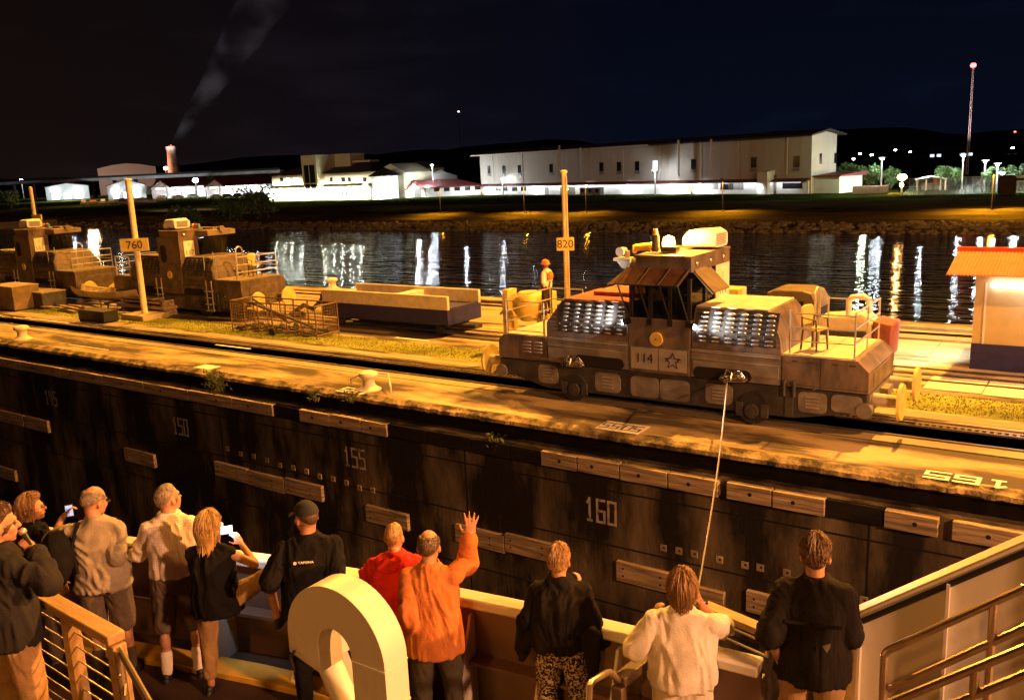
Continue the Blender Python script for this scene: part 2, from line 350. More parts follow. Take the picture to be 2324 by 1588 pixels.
# painted deck marks
mk = thing('painted_mark', 'upside-down white number 165 painted on the lock coping', 'marking', gz(2195, 1088, .012))
obj('digits', numerals('165', frame((0, 0, .004), (-1, 0, 0), (0, -1, 0)), .42, .42, .15, .09), M_wpaint, mk, sharp=0)
mk = thing('painted_mark', 'faded upside-down number 155 painted in front of the white bollard', 'marking', gz(806, 887, .02))
obj('digits', numerals('155', frame((0, 0, .004), (-1, 0, 0), (0, -1, 0)), .45, .30, .12, .08), M_wpaint, mk, sharp=0)
q = gz(1412, 970, .012); mk = thing('painted_mark', 'white painted square with black figures 50 and 59 below the moving locomotive', 'marking', q)
obj('square', B().box(-.62, .62, -.38, .38, 0, .012), M_wpaint, mk, sharp=0)
obj('digits', numerals('50', frame((.30, 0, .016), (-1, 0, 0), (0, -1, 0)), .42, .2, .08, .05), M_black, mk, sharp=0)
obj('digits', numerals('55', frame((-.32, 0, .016), (-1, 0, 0), (0, -1, 0)), .42, .2, .08, .05), M_black, mk, sharp=0)
for i, (px, py, l_, w_, lb) in enumerate(((470, 833, .9, .55, 'pale square patch on the coping between the two white bollards'), (105, 727, 4.2, .22, 'bright white strip beside the slot at the far left'), (200, 788, 3, .08, 'thin white strip lying on the coping edge at left'), (528, 787, 2.2, .12, 'narrow white strip between slot and grass below the mesh cage'), (935, 770, 1.8, .16, 'short white strip on the slab right of the mesh cage'))):
    obj('painted_mark', B().box(-l_/2, l_/2, -w_/2, w_/2, 0, .012), M_wpaint, None, lb, 'marking', loc=gz(px, py, .012), sharp=0)

# ------------------------------------------------------------------ bollards, posts, signs
def bollard(p, s, lb):
    t = thing('bollard', lb, 'bollard', p, group='cast bollards on the lock wall')
    obj('base', B().lathe([(0, 0), (.42*s, 0), (.42*s, .03*s), (.33*s, .07*s), (.24*s, .14*s), (0, .14*s)]), M_cream, t)
    obj('post', B().lathe([(.0, .12*s), (.23*s, .12*s), (.20*s, .25*s), (.20*s, .36*s), (.24*s, .42*s), (.32*s, .47*s), (.34*s, .53*s), (.30*s, .60*s), (.18*s, .65*s), (0, .665*s)], n=24), M_cream, t)
    return t
bollard(gz(838, 884, 0), .95, 'cream mushroom bollard behind the painted 155 on the coping')
bollard(gz(52, 770, .0), 1.0, 'cream bollard on the coping at the far left')
bollard(gz(755, 655, .14), 1.0, 'cream bollard behind the left end of the blue and cream trough')
q = gz(838, 884, 0); t = thing('bollard_guard', 'bent pipe guard arching round the white bollard', 'guard rail', q)
obj('pipe', B().tube([(-.95, .15, 0), (-.95, .15, .22), (-.62, .55, .42), (.35, .55, .42), (.98, -.05, .22), (.98, -.05, 0)], .03), M_cream, t)
def number_post(base, h, r, lb, s, sw, sh, hz, rz, plinth):
    t = thing('number_post', lb, 'post', base)
    obj('pole', B().lathe([(0, 0), (r*1.6, 0), (r*1.6, .05), (r, .06), (r*.9, h-.12), (r*1.25, h-.11), (r*1.25, h-.03), (r*.6, h), (0, h)], n=16), M_cream, t)
    if plinth: obj('plinth', B().box(-.95, .95, -.75, .75, -.02, .28), M_conc2, t, bev=.04)
    Mr = Matrix.Rotation(rz, 4, 'Z')
    b = B(); b.box(-sw/2, sw/2, -.03, .03, -sh/2, sh/2); b.bm.transform(Matrix.Translation((0, 0, hz)) @ Mr @ Matrix.Translation((0, -r-.035, 0)))
    sg = obj('sign_board', b, M_yel, t, bev=.01)
    f = Matrix.Translation((0, 0, hz)) @ Mr
    text('lettering', s, sh*.86, f @ frame((0, -r-.068, -.01), (1, 0, 0), (0, 0, 1)), M_black, sg)
    return t, f
def upto(base, x, y):   # height of the image point (x, y) above a base
    d = ray(x, y); h = V((d.x, d.y)); k = V((base.x, base.y)).length/h.length; return CAMZ+d.z*k-base.z
q = gz(330, 722, 0)
number_post(q, upto(q, 293, 405), .16, 'tall yellow post with square plinth and sign reading 760', '760', 1.42, .64, upto(q, 313, 555), R(35), True)
q = gy(1288, 690, 27); q.z = 0
t, f = number_post(q, upto(q, 1281, 386), .10, 'tall yellow post behind the moving locomotive with sign reading 820', '820', .62, .46, upto(q, 1287, 553), R(24), False)
b = B(); b.box(-.30, .0, -.03, .03, -.2, .2); b.bm.transform(Matrix.Translation((-.12, -.12, upto(q, 1275, 553))) @ Matrix.Rotation(R(-60), 4, 'Z')); obj('sign_board', b, M_yel, t, bev=.01)
obj('conduit', B().tube([(.13, -.06, 0), (.13, -.06, upto(q, 1281, 400))], .025), M_cream, t)
q = gy(80, 500, 33); q.z = 0; tt = thing('number_post', 'thin yellow post behind locomotive 111 at the left edge', 'post', q)
obj('pole', B().lathe([(0, 0), (.14, 0), (.12, upto(q, 73, 425)), (0, upto(q, 73, 425)+.05)], n=12), M_cream, tt)
b = B(); b.box(-.3, .9, -.05, .05, -.18, .18); b.bm.transform(Matrix.Translation((.3, -.16, upto(q, 90, 492)))); obj('sign_board', b, M_yel, tt)
for i, (px, py) in enumerate(((2175, 1020), (640, 880), (1785, 1002))):
    pass
# ------------------------------------------------------------------ towing locomotives
M_loco = mat('loco_grey_paint', (.10, .095, .088), .38, .35, scale=2.2, bump=.15, bscale=5, col2=(.27, .21, .16), lo=.34, hi=.62, detail=12, st=(1, 1, .4))
M_skirt = mat('loco_dark_skirt', (.028, .028, .032), .6, scale=2, col2=(.085, .08, .075), lo=.4, hi=.8, bump=.1)
M_pan = mat('loco_panel_grey', (.13, .12, .105), .5, scale=2.4, col2=(.27, .25, .22), lo=.3, hi=.7, bump=.08)
M_louv = mat('loco_louvre_metal', (.50, .48, .45), .36, .6, scale=5, var=.2, bump=.05)
M_deckp = mat('loco_deck_paint', (.56, .50, .40), .6, scale=2, var=.15)
M_red = mat('red_paint', (.50, .085, .03), .5, scale=2, var=.2)
M_glass = bpy.data.materials.new('cab_glass'); M_glass.use_nodes = True
t = M_glass.node_tree; p = t.nodes['Principled BSDF']; p.inputs['Base Color'].default_value = (.01, .012, .012, 1); p.inputs['Roughness'].default_value = .04
tr = t.nodes.new('ShaderNodeBsdfTransparent'); tr.inputs[0].default_value = (.75, .72, .66, 1); mxs = t.nodes.new('ShaderNodeMixShader'); mxs.inputs[0].default_value = .45
t.links.new(tr.outputs[0], mxs.inputs[1]); t.links.new(p.outputs[0], mxs.inputs[2]); t.links.new(mxs.outputs[0], t.nodes['Material Output'].inputs[0])
M_chrome = mat('bright_steel', (.75, .75, .74), .22, 1, var=.05)
M_amber = emat('amber_beacon', (1.0, .36, .045), 22)
M_lampw = emat('white_lamp', (.95, .97, 1.0), 40)
M_rbulb = mat('red_lens', (.7, .03, .02), .3, var=.05); M_ylens = mat('yellow_lens', (.85, .6, .12), .3, var=.05); M_blens = mat('blue_lens', (.05, .22, .3), .3, var=.05)
M_plate = mat('number_plate', (.78, .72, .58), .5, var=.05)
M_tube = mat('galvanised_tube', (.5, .48, .44), .35, .6, scale=8, var=.15)
M_rub = mat('rubber', (.02, .02, .02), .8, var=.2)
M_old = mat('loco_weathered', (.045, .032, .022), .6, .1, scale=1.4, col2=(.17, .12, .08), lo=.3, hi=.65, bump=.2, bscale=5)
M_oldp = mat('loco_weathered_panel', (.05, .038, .026), .6, scale=2, col2=(.15, .11, .075))
def oval(x0, x1, z0, z1, y, r, n=5):
    pts = []
    for cx, cz, a0 in ((x1-r, z1-r, 0), (x0+r, z1-r, 90), (x0+r, z0+r, 180), (x1-r, z0+r, 270)):
        for i in range(n+1): a = R(a0+90*i/n); pts.append((cx+r*math.cos(a), cz+r*math.sin(a)))
    return pts
def loco(num, X, Yc, label, moving):
    M_loco, M_pan, M_deckp, M_louv = (globals()['M_loco'], globals()['M_pan'], globals()['M_deckp'], globals()['M_louv']) if moving else (M_old, M_oldp, mat('loco_old_deck', (.20, .15, .09), .7, scale=2, var=.25), M_oldp)
    L = thing('towing_locomotive', label, 'locomotive', (X, Yc, 0), group='mule locomotives on the lock wall')
    W = 1.38
    b = B(); b.prism([(-5.36, .72), (-3.7, .32), (3.6, .32), (5.32, .66), (5.36, 1.10), (-5.36, 1.10)], 'y', -W+.03, W-.03)
    sk = obj('underframe', b, M_skirt, L, bev=.02)
    # rounded light panels on the skirt
    for xa, xb, za, zb, lv in ((-3.98, -3.30, .48, 1.02, 1), (-2.05, -1.25, .42, .98, 1), (-.92, -.06, .40, .98, 0), (-.03, .83, .40, .98, 0), (1.28, 2.02, .46, 1.0, 1), (3.72, 4.42, .52, 1.04, 1), (4.52, 5.25, .62, 1.05, 0)):
        b = B(); b.prism(oval(xa, xb, za, zb, 0, .13), 'y', -W+.008, -W+.06)
        if lv:
            b.mi = 1
            for k in range(4):
                z = za+.13+(zb-za-.26)*k/3; xm = (xa+xb)/2; b.cyl((xm-.17, -W+.005, z), (xm+.17, -W+.005, z), .022, n=6)
        obj('skirt_panel', b, [M_pan, M_louv], L)
    # ends and middle
    b = B(); b.prism([(-5.38, 1.13), (-3.66, 1.13), (-3.66, 1.86), (-5.18, 1.86), (-5.38, 1.66)], 'y', -W, W)
    if moving:
        b.mi = 1
        for k in range(4):
            for xm in (-4.35, -3.95): b.cyl((xm-.15, -W-.008, 1.38+k*.1), (xm+.15, -W-.008, 1.38+k*.1), .028, n=6)
    obj('end_body', b, [M_loco, M_louv], L, bev=.03)
    b = B(); b.prism([(3.3, 1.13), (5.38, 1.13), (5.38, 1.66), (5.1, 1.93), (3.3, 1.93)] if moving else [(3.3, 1.0), (5.38, 1.0), (5.38, 1.92), (5.36, 1.94), (3.3, 1.94)], 'y', -W, W); b.box(5.375, 5.40, -.9, .9, 1.2, 1.6)
    obj('end_body', b, M_loco, L, bev=.03)
    b = B()
    for xs in (4.25,): b.box(xs-.008, xs+.008, -W-.004, -W+.01, 1.16, 1.9)
    b.box(3.34, 5.34, -W-.004, -W+.01, 1.195, 1.205)
    for xs in (3.62, 4.0, 4.6, 5.0): b.box(xs-.07, xs+.07, -W-.012, -W, 1.78, 1.81)
    for xs in (3.5, 3.9, 4.3, 4.7, 5.1): b.ell((xs, -W-.002, 1.27), (.018, .01, .018), n=6)
    for xs in (3.30,): b.box(xs-.012, xs+.012, -W-.006, -W+.01, 1.14, 1.9)
    obj('panel_seams', b, M_skirt, L); b = B()
    for xs in (-4.6,): b.box(xs-.008, xs+.008, -W-.004, -W+.01, 1.16, 1.83)
    for xs in (-5.2, -4.9, -4.7): b.ell((xs, -W-.002, 1.75), (.02, .01, .02), n=6)
    for xs in (-3.62,): b.box(xs-.012, xs+.012, -W-.006, -W+.01, 1.14, 1.9)
    obj('panel_seams', b, M_skirt, L)
    b = B(); b.box(-5.14, -3.66, -W+.05, W-.05, 1.855, 1.885); obj('platform', b, M_deckp, L); b = B(); b.box(3.3, 5.05, -W+.06, W-.06, 1.925, 1.955); b.box(4.2, 4.215, -W+.07, W-.07, 1.95, 1.962)
    obj('platform', b, M_deckp, L)
    for xa, xb in ((-3.64, -.96), (.88, 3.28)):
        b = B(); b.box(xa, xb, -W, W, 1.13, 1.90)
        for z in (1.82, 1.62): b.tube([(xa+.03, -W-.015, z), (xb-.03, -W-.015, z)], .022, 6)
        b.box(xa+.05, xb-.05, -W-.03, -W, 1.30, 1.60)
        obj('side_panel', b, M_pan, L, bev=.03)
        xm = xa+.98 if xa < 0 else xa+.1
        b = B(); b.prism(oval(xm-.02, xm+1.55, 1.12, 1.44, 0, .155), 'y', -W-.034, -W+.05)
        obj('winch_opening', b, M_hole, L)
        # hood with sloping louvred side
        pf = [(-W, 1.9), (-W, 2.32), (-1.10, 2.96), (1.10, 2.96), (W, 2.32), (W, 1.9)]
        b = B()
        if xa > 0:
            b.rings([[V((x+dx*(z-2.3 if z > 2.3 else 0), y, z)) for y, z in pf] for x, dx in ((xa, 0), (xb, -.62))])
        else:
            b.rings([[V((x+dx*(z-2.3 if z > 2.3 else 0), y, z)) for y, z in pf] for x, dx in ((xa, .62), (xb, 0))])
        hood = obj('hood', b, M_loco, L, bev=.02)
        b = B()
        b.box(xa+.45 if xa < 0 else xa+.02, xb-.45 if xa > 0 else xb-.02, -1.09, 1.09, 2.962, 3.0)
        if xa < 0: b.box(xa+1.0, xb-.05, -.3, 1.09, 3.0, 3.12)
        obj('hood_lid', b, mat('lid_red_glow', (.34, .10, .055), .6, scale=2, var=.25) if xa < 0 and moving else M_deckp, L, bev=.015)  # reddish lid, with red lamp light partly put into its colour
        b = B(); d = V((0, .26, .64)).normalized(); xl_ = xa+.42 if xa < 0 else xa+.06; b.hexa([(xl_, -W-.003, 2.08), (xl_+2.2, -W-.003, 2.08), (xl_+2.2, -W+.02, 2.08), (xl_, -W+.02, 2.08), (xl_, -W-.005, 2.33), (xl_+2.2, -W-.005, 2.33), (xl_+2.2, -W+.02, 2.33), (xl_, -W+.02, 2.33)]); b.hexa([(xl_, -W-.006, 2.34), (xl_+2.2, -W-.006, 2.34), (xl_+2.2, -W+.05, 2.34), (xl_, -W+.05, 2.34), (xl_, -1.125, 2.93), (xl_+2.2, -1.125, 2.93), (xl_+2.2, -1.06, 2.93), (xl_, -1.06, 2.93)]); obj('louvre_panel', b, M_skirt, L)
        b = B(); d = V((0, .26, .64)).normalized(); nn = V((0, -d.z, d.y))
        for i in range(6):
            for j in range(5):
                x = (xa+.42 if xa < 0 else xa+.12)+.19+i*.355; q = V((x, -W, 2.33))+d*(.08+j*.12)+nn*.006
                b.ell(q, (.11, .05, .034), Matrix((V((1, 0, 0)), nn, d)).transposed(), n=8)
            for j in range(2):
                x = (xa+.42 if xa < 0 else xa+.12)+.19+i*.355; b.ell((x, -W-.004, 2.24-j*.11), (.11, .045, .03), n=8)
            b.ell(((xa+.42 if xa < 0 else xa+.12)+.05+i*.355, -W-.004, 2.31), (.015, .03, .03), n=6)
        obj('louvre', b, M_louv, L)
    # rope guides (only their frames) at the winch openings
    for xg in ((-2.62, 1.30), (2.13, 1.34)) if moving else ():
        b = B()
        for k, (rr, z) in enumerate(((.36, 0), (.34, .05), (.2, .2))):
            b.tube([(xg[0]+rr*math.cos(a), -W-.25+rr*.55*math.sin(a), xg[1]+z-.1) for a in [2*math.pi*i/16 for i in range(17)]], .022 if k else .03, 6)
        for i in range(6):
            a = 2*math.pi*(i+.5)/6; b.tube([(xg[0]+.34*math.cos(a), -W-.25+.19*math.sin(a), xg[1]-.08), (xg[0]+.19*math.cos(a), -W-.25+.1*math.sin(a), xg[1]+.11)], .024, 6)
        b.cyl((xg[0], -W, xg[1]+.02), (xg[0], -W-.28, xg[1]+.02), .07); b.cyl((xg[0]-.12, -W-.5, xg[1]-.11), (xg[0]-.12, -W-.3, xg[1]-.11), .06)
        obj('rope_guide', b, M_chrome, L)
    # cab
    b = B(); b.box(-.94, .86, -W-.03, W+.03, 1.12, 2.62)
    b.box(-.90, .83, -W-.05, -W-.03, 1.16, 1.86); b.box(-.045, -.03, -W-.056, -W-.05, 1.18, 1.84)
    cab = obj('cab_body', b, M_loco, L, bev=.02)
    b = B(); b.box(-.86, -.055, -W-.062, -W-.05, 1.22, 1.82); b.box(-.02, .78, -W-.062, -W-.05, 1.22, 1.82); obj('number_panel', b, mat('number_panel_grey', (.30, .28, .25), .55, scale=3, var=.15) if moving else M_pan, L)
    if moving:
        text('lettering', '114', .36, frame((-.46, -W-.066, 1.52), (1, 0, 0), (0, 0, 1)), M_black, L)
        b = B(); st = [V((math.cos(math.pi/2+i*math.pi/5)*(.23 if i % 2 == 0 else .095), 0, math.sin(math.pi/2+i*math.pi/5)*(.23 if i % 2 == 0 else .095))) for i in range(10)]
        for i in range(10): b.tube([st[i]+V((.38, -W-.064, 1.51)), st[(i+1) % 10]+V((.38, -W-.064, 1.51))], .013, 4)
        for k, z in enumerate((1.5, 1.56)):
            b.tube([(.16, -W-.064, z), (.28, -W-.064, z)], .011, 4); b.tube([(.5, -W-.064, z), (.62, -W-.064, z)], .011, 4)
        obj('star_emblem', b, M_black, L)
    b = B(); b.cyl((-.1, -W-.035, 2.08), (-.1, -W-.075, 2.08), .19, n=28); b.mi = 1; b.cyl((-.1, -W-.078, 2.08), (-.1, -W-.082, 2.08), .17, n=28); b.mi = 2; b.cyl((-.1, -W-.08, 2.08), (-.1, -W-.095, 2.08), .025)
    obj('horn_grille', b, [M_ylens, M_yel, M_chrome], L)
    # window band
    for x in (-.9, -.32, .25, .8):
        b = B(); b.box(x-.05, x+.05, -1.33, -1.25, 2.62, 3.72); obj('window_post', b, M_black, L); b = B(); b.box(x-.05, x+.05, 1.25, 1.33, 2.62, 3.72); obj('window_post', b, M_black, L)
    for y in (-.3, .35): b = B(); b.box(.76, .86, y-.05, y+.05, 2.62, 3.9); obj('window_post', b, M_black, L); b = B(); b.box(-.94, -.84, y-.05, y+.05, 2.62, 3.9); obj('window_post', b, M_black, L)
    for i, x in enumerate((-.92, -.3, .3, .82)):
        b = B(); b.tube([(x, -W-.03, 2.58), (x-.14, -1.80, 3.60)], .024, 6); b.box(x-.06, x+.06, -W-.07, -W+.02, 2.46, 2.62)
        if moving: obj('visor_strut', b, M_black, L)
    b = B(); b.box(-.9, .8, -1.30, -1.285, 2.62, 3.72); b.box(-.9, .8, 1.285, 1.30, 2.62, 3.72); b.box(-.9, -.885, -1.28, 1.28, 2.62, 3.72); b.box(.80, .815, -1.28, .25, 2.62, 3.72)
    obj('window', b, M_glass, L, sharp=0)
    b = B(); b.box(-.6, .5, -.55, .7, 2.62, 2.95); b.box(.1, .45, -.2, .35, 2.62, 3.1); obj('control_desk', b, M_skirt, L)
    # sloping visor all round the near side
    if not moving: pass
    b = B()
    b.hexa([(-1.12, -1.86, 3.58), (.72, -1.86, 3.58), (.84, -1.36, 3.95), (-.98, -1.36, 3.95), (-1.12, -1.86, 3.60), (.72, -1.86, 3.60), (.84, -1.36, 3.98), (-.98, -1.36, 3.98)])
    b.hexa([(-1.45, -1.70, 3.52), (-1.12, -1.86, 3.58), (-.98, -1.36, 3.95), (-.98, -.6, 3.95), (-1.45, -1.70, 3.54), (-1.12, -1.86, 3.60), (-.98, -1.36, 3.98), (-.98, -.6, 3.98)])
    b.mi = 1; b.tube([(-1.12, -1.86, 3.6), (.72, -1.86, 3.6)], .03, 6)
    for x in (-1.0, -.35, .25, .78): b.tube([(x-.1, -1.86, 3.61), (x+.02, -1.36, 3.99)], .022, 6)
    if moving: obj('visor', b, [mat('visor_tint', (.10, .05, .03), .25, var=.3), M_black], L)
    b = B(); b.hexa([(.87, -1.2, 3.93), (.87, -.1, 3.93), (1.42, -.05, 3.36), (1.42, -1.15, 3.36), (.87, -1.2, 3.96), (.87, -.1, 3.96), (1.42, -.05, 3.39), (1.42, -1.15, 3.39)]); b.tube([(.87, -1.2, 3.9), (1.4, -1.16, 3.34)], .02, 6)
    if moving: obj('sun_flap', b, mat('flap_paint', (.12, .09, .06), .6), L)
    b = B(); b.box(-.74, .86, -1.34, W, 3.96, 4.26); b.box(-.78, .90, -1.38, W+.02, 4.26, 4.33); b.box(.86, .875, -1.36, W, 3.9, 4.28)
    rf = obj('cab_roof', b, M_loco, L, bev=.02)
    b = B()
    for y in (-1.05, -.1, .85): b.ell((.90, y, 4.12), (.05, .07, .07), n=10)
    obj('roof_lamp', b, M_chrome, rf)
    yo = 0 if moving else -1.62
    b = B(); b.box(.80, .87, .38+yo if moving else -W, W+yo+(0 if moving else .02), 2.62, 3.96); obj('plate_wall', b, M_white if moving else M_loco, L)
    b = B(); b.box(.872, .89, .52+yo, 1.12+yo, 2.95, 3.78); pl = obj('number_plate', b, M_plate, L)
    text('lettering', num, .36, frame((.893, .82+yo, 3.17), (0, 1, 0), (0, 0, 1)), M_black, pl)
    obj('crest', B().lathe([(0, 0), (.10, 0), (.10, .003), (0, .003)]).bm if False else B().cyl((.892, .82+yo, 3.6), (.895, .82+yo, 3.6), .09, n=16), mat('plate_crest', (.45, .36, .22), .6, scale=30, col2=(.7, .6, .45)), pl)
    # roof gear
    b = B(); b.rings([[V((x, yy, zz)) for yy, zz in oval(.15, 1.1, 4.40, 4.40+h, 0, .12)] for x, h in ((-.02, .30), (.12, .46), (.75, .50), (.92, .40))])
    ac = obj('air_conditioner', b, M_white, L)
    if not moving: ac.location = (-.85, -1.1, 0)
    b = B()
    for k in range(7): b.box(.92, .94, .3, .95, 4.47+k*.045, 4.49+k*.045)
    obj('grille', b, M_pan, ac)
    if moving:
        b = B(); b.cyl((-.42, -.75, 4.36), (-.42, -.75, 4.82), .10, n=12); b.mi = 1; b.cyl((-.42, -.75, 4.82), (-.42, -.75, 4.98), .07, .06, 12); b.mi = 0; b.box(-.25, .2, -.8, -.55, 4.36, 4.5)
        obj('light_post', b, [M_skirt, M_ylens], L)
        b = B(); b.lathe([(.0, 4.48), (.17, 4.48), (.18, 4.60), (.14, 4.74), (0, 4.80)], (-.12, -.55, 0)); obj('beacon', b, M_amber, L)
        l = lamp('beacon_light', (0, 0, 0), 2400, (1, .34, .03), .1); l.parent = L; l.location = (-.12, -.30, 4.98)
        b = B(); b.cyl((-.5, -.4, 4.5), (-1.15, -.5, 4.44), .11, .10, 14); b.tube([(-1.15, -.5, 4.40), (-1.2, -.5, 4.40)], .13); b.box(-1.12, -.5, -.55, -.35, 4.36, 4.42); b.mi = 1; b.box(-1.72, -1.2, -.75, -.3, 4.08, 4.16); b.cyl((-1.35, -.6, 4.16), (-1.35, -.6, 4.36), .07); b.cyl((-1.52, -.75, 4.34), (-1.52, -.45, 4.34), .13, .10); b.hexa([(-1.5, -.7, 3.9), (-1.25, -.7, 3.8), (-1.25, -.4, 3.8), (-1.5, -.4, 3.9), (-1.62, -.75, 4.08), (-1.2, -.75, 4.08), (-1.2, -.3, 4.08), (-1.62, -.3, 4.08)]); b.box(-1.3, -1.0, -.7, -.3, 4.04, 4.1)
        obj('searchlight', b, [M_ylens, M_deckp], L)
        for sx in (-1, 1):     # white floodlights in the corner between cab and hood
            x = -.99 if sx < 0 else .91
            b = B(); b.cyl((x, -1.42, 2.52), (x+sx*.09, -1.43, 2.50), .075, .10, 14); b.mi = 1; b.cyl((x+sx*.092, -1.43, 2.50), (x+sx*.10, -1.43, 2.50), .09, n=14)
            obj('floodlight', b, [M_black, M_lampw], L)
            l = lamp('floodlight_beam', (0, 0, 0), 380, (1, .95, .88), .05, 150, .6, (x+sx*2, -1.35, 2.2)); l.parent = L; l.location = (x+sx*.16, -1.60, 2.46)
        l = lamp('plate_light', (0, 0, 0), 60, (.97, .97, 1), .05, 110, .6, (.9, .8, 3.3)); l.parent = L; l.location = (1.75, .55, 3.15)
    else:
        for k, (x, m_) in enumerate(((-.1, M_ylens), (.12, M_rbulb), (.34, M_blens))):
            obj('signal_lens', B().lathe([(0, 4.36), (.09, 4.36), (.09, 4.55), (.06, 4.6), (0, 4.61)], (x+.55, -.1, 0), 12), m_, L)
        b = B(); b.box(.86, 1.9, -.35, 1.36, 4.0, 4.26); b.cyl((.9, .2, 4.36), (1.7, .2, 4.36), .06); b.cyl((1.7, .5, 4.3), (2.0, .5, 4.30), .12, .16)
        obj('searchlight', b, M_deckp, L)
        b = B(); b.hexa([(.84, -.2, 2.62), (.84, 1.3, 2.62), (1.35, 1.3, 3.90), (1.35, -.2, 3.90), (.82, -.2, 2.62), (.82, 1.3, 2.62), (1.33, 1.3, 3.92), (1.33, -.2, 3.92)]); obj('windscreen', b, M_glass, L)
        b = B(); b.prism(oval(-.75, -.25, 2.7, 3.6, 0, .24), 'y', -W-.012, -W+.04); obj('cab_window', b, M_hole, L)
        b = B(); b.box(-.94, .86, -W, -1.3, 2.62, 3.96); obj('cab_side', b, mat('loco_rust_grey', (.12, .085, .06), .7, scale=2, var=.3), L)
    # wheels with axle boxes
    for x in (-2.72, 2.56):
        b = B(); b.cyl((x, -W+.02, .46), (x, -W-.03, .46), .40, n=24); b.mi = 1; b.cyl((x, -W-.03, .40), (x, -W-.10, .40), .18, n=20); b.cyl((x, -W-.1, .40), (x, -W-.12, .40), .07, n=12); b.box(x-.42, x-.24, -W-.06, -W, .25, .6); b.box(x+.24, x+.42, -W-.06, -W, .25, .6)
        obj('wheel', b, [M_rub, M_skirt], L)
    # buffers
    for sx in (-1, 1):
        for y in (-.95, .95):
            b = B(); b.cyl((sx*5.3, y, .92), (sx*6.0, y, .92), .17, .15, 16); b.mi = 1; b.cyl((sx*6.0, y, .92), (sx*6.07, y, .92), .46, .44, 28)
            obj('buffer', b, [M_deckp, M_yel], L)
        b = B(); b.box(sx*5.35-.05, sx*5.35+.05, -1.3, 1.3, .62, 1.1); b.cyl((sx*5.3, -1.42, .72), (sx*5.3, -1.18, .72), .19, n=18); b.box(sx*5.5-.1, sx*5.5+.1, -.3, .3, .85, 1.05)
        obj('end_beam', b, M_pan, L)
    # handrails
    def rail(x0, x1, ys, z, h=1.02):
        b = B(); px = [x0, (x0+x1)/2, x1]
        for y in ys:
            for x in px: b.cyl((x, y, z), (x, y, z+h), .022, n=6)
            for hh in (h, h*.66, h*.33): b.cyl((x0, y, z+hh), (x1, y, z+hh), .02, n=6)
        return b
    b = rail(-5.12, -3.9, (1.25,) if moving else (1.25, -1.25), 1.88)
    for hh in (1.02, .67, .34): b.cyl((-5.12, -1.25, 1.88+hh), (-5.12, 1.25, 1.88+hh), .02, n=6)
    b.cyl((-5.12, -1.28, 1.88), (-5.12, -1.28, 2.9), .03, n=6); b.cyl((-3.75, -1.32, 1.6), (-3.75, -1.32, 2.85), .03, n=6)
    for hh in (.98, .5, .1): b.cyl((-5.12, -1.28, 1.88+hh), (-3.75, -1.32, 1.88+hh), .016, n=6)
    obj('handrail', b, M_tube, L)
    b = B()
    for hh in (1.1, .72, .36): b.cyl((5.0, -1.25, 1.95+hh), (5.0, 1.25, 1.95+hh), .026, n=6); b.cyl((3.45, -1.25, 1.95+hh*.93), (5.0, -1.25, 1.95+hh*.93), .018, n=6)
    for hh in (1.05, .5): b.cyl((3.7, 1.25, 1.95+hh), (5.0, 1.25, 1.95+hh), .02, n=6)
    for x, y in ((5.0, -1.25), (5.0, 0), (5.0, 1.25), (3.45, -1.25), (3.7, 1.25)): b.cyl((x, y, 1.95), (x, y, 3.05), .024, n=6)
    obj('handrail', b, M_tube, L)
    def hoop(x, y, z, wd, h): return B().tube([(x, y, z)]+[(x, y+wd/2-wd/2*math.cos(a), z+h-wd/2+wd/2*math.sin(a)) for a in [math.pi*i/8 for i in range(9)]]+[(x, y+wd, z)], .03, 8)
    obj('grab_hoop', hoop(-2.2, .6, 2.96, .4, .6), M_tube, L); obj('grab_hoop', hoop(3.75, -.2, 1.95, .4, 1.5), M_tube, L)
    if not moving:
        for x in (-1.2, 2.9):
            b = B(); b.cyl((x, -W-.14, .35), (x, -W-.14, 1.9), .03, n=6); b.cyl((x+.42, -W-.14, .35), (x+.42, -W-.14, 1.9), .03, n=6)
            for k in range(4): b.box(x, x+.42, -W-.3, -W-.02, .4+k*.32, .44+k*.32)
            obj('ladder', b, M_tube, L)
        b = B(); b.cyl((3.4, -1.3, 1.9), (3.4, -1.3, 3.3), .03, n=6); b.cyl((2.7, -1.35, 1.9), (2.7, -1.35, 3.1), .03, n=6); obj('handrail', b, M_tube, L)
    b = B(); b.ell((4.1, -W-.01, 1.14), (.05, .03, .03), n=8); obj('hook', b, M_chrome, L); b = B(); b.cyl((3.38, -W-.05, .9), (3.38, -W-.05, 1.3), .05); b.cyl((3.62, -W-.05, .9), (3.62, -W-.05, 1.3), .05); b.box(3.4, 3.6, -W-.02, -W+.02, .35, 1.05)
    obj('drain_pipe', b, M_skirt, L)
    return L
def chair(p, rz, lb, par=None):
    t = thing('work_chair', lb, 'chair', p, rz)
    obj('backrest', B().prism(oval(-.24, .24, .62, 1.12, 0, .14), 'y', .20, .26), M_yel, t, bev=.02)
    obj('seat', B().box(-.24, .24, -.24, .22, .50, .56), M_yel, t, bev=.02)
    for x in (-.2, .2):
        for y in (-.2, .2): obj('leg', B().cyl((x*1.15, y*1.15, 0), (x, y, .52), .025), M_skirt, t)
    for x in (-.24, .24): obj('armrest', B().tube([(x, .2, .56), (x, .2, .82), (x, -.2, .78), (x, -.22, .52)], .022), M_skirt, t)
    return t
LX, LY = -10.05, 22.88
loco('114', LX, LY, 'grey towing locomotive 114 moving along the chamber edge with lit amber beacon', True)
X117 = gy(545, 641, 27.5).x-5.38; X111 = gy(168, 617, 27.5).x-5.38
loco('117', X117, 28.9, 'parked towing locomotive 117 on the return track, behind the 760 post', False)
loco('111', X111, 28.9, 'parked towing locomotive 111 on the return track at the far left', False)
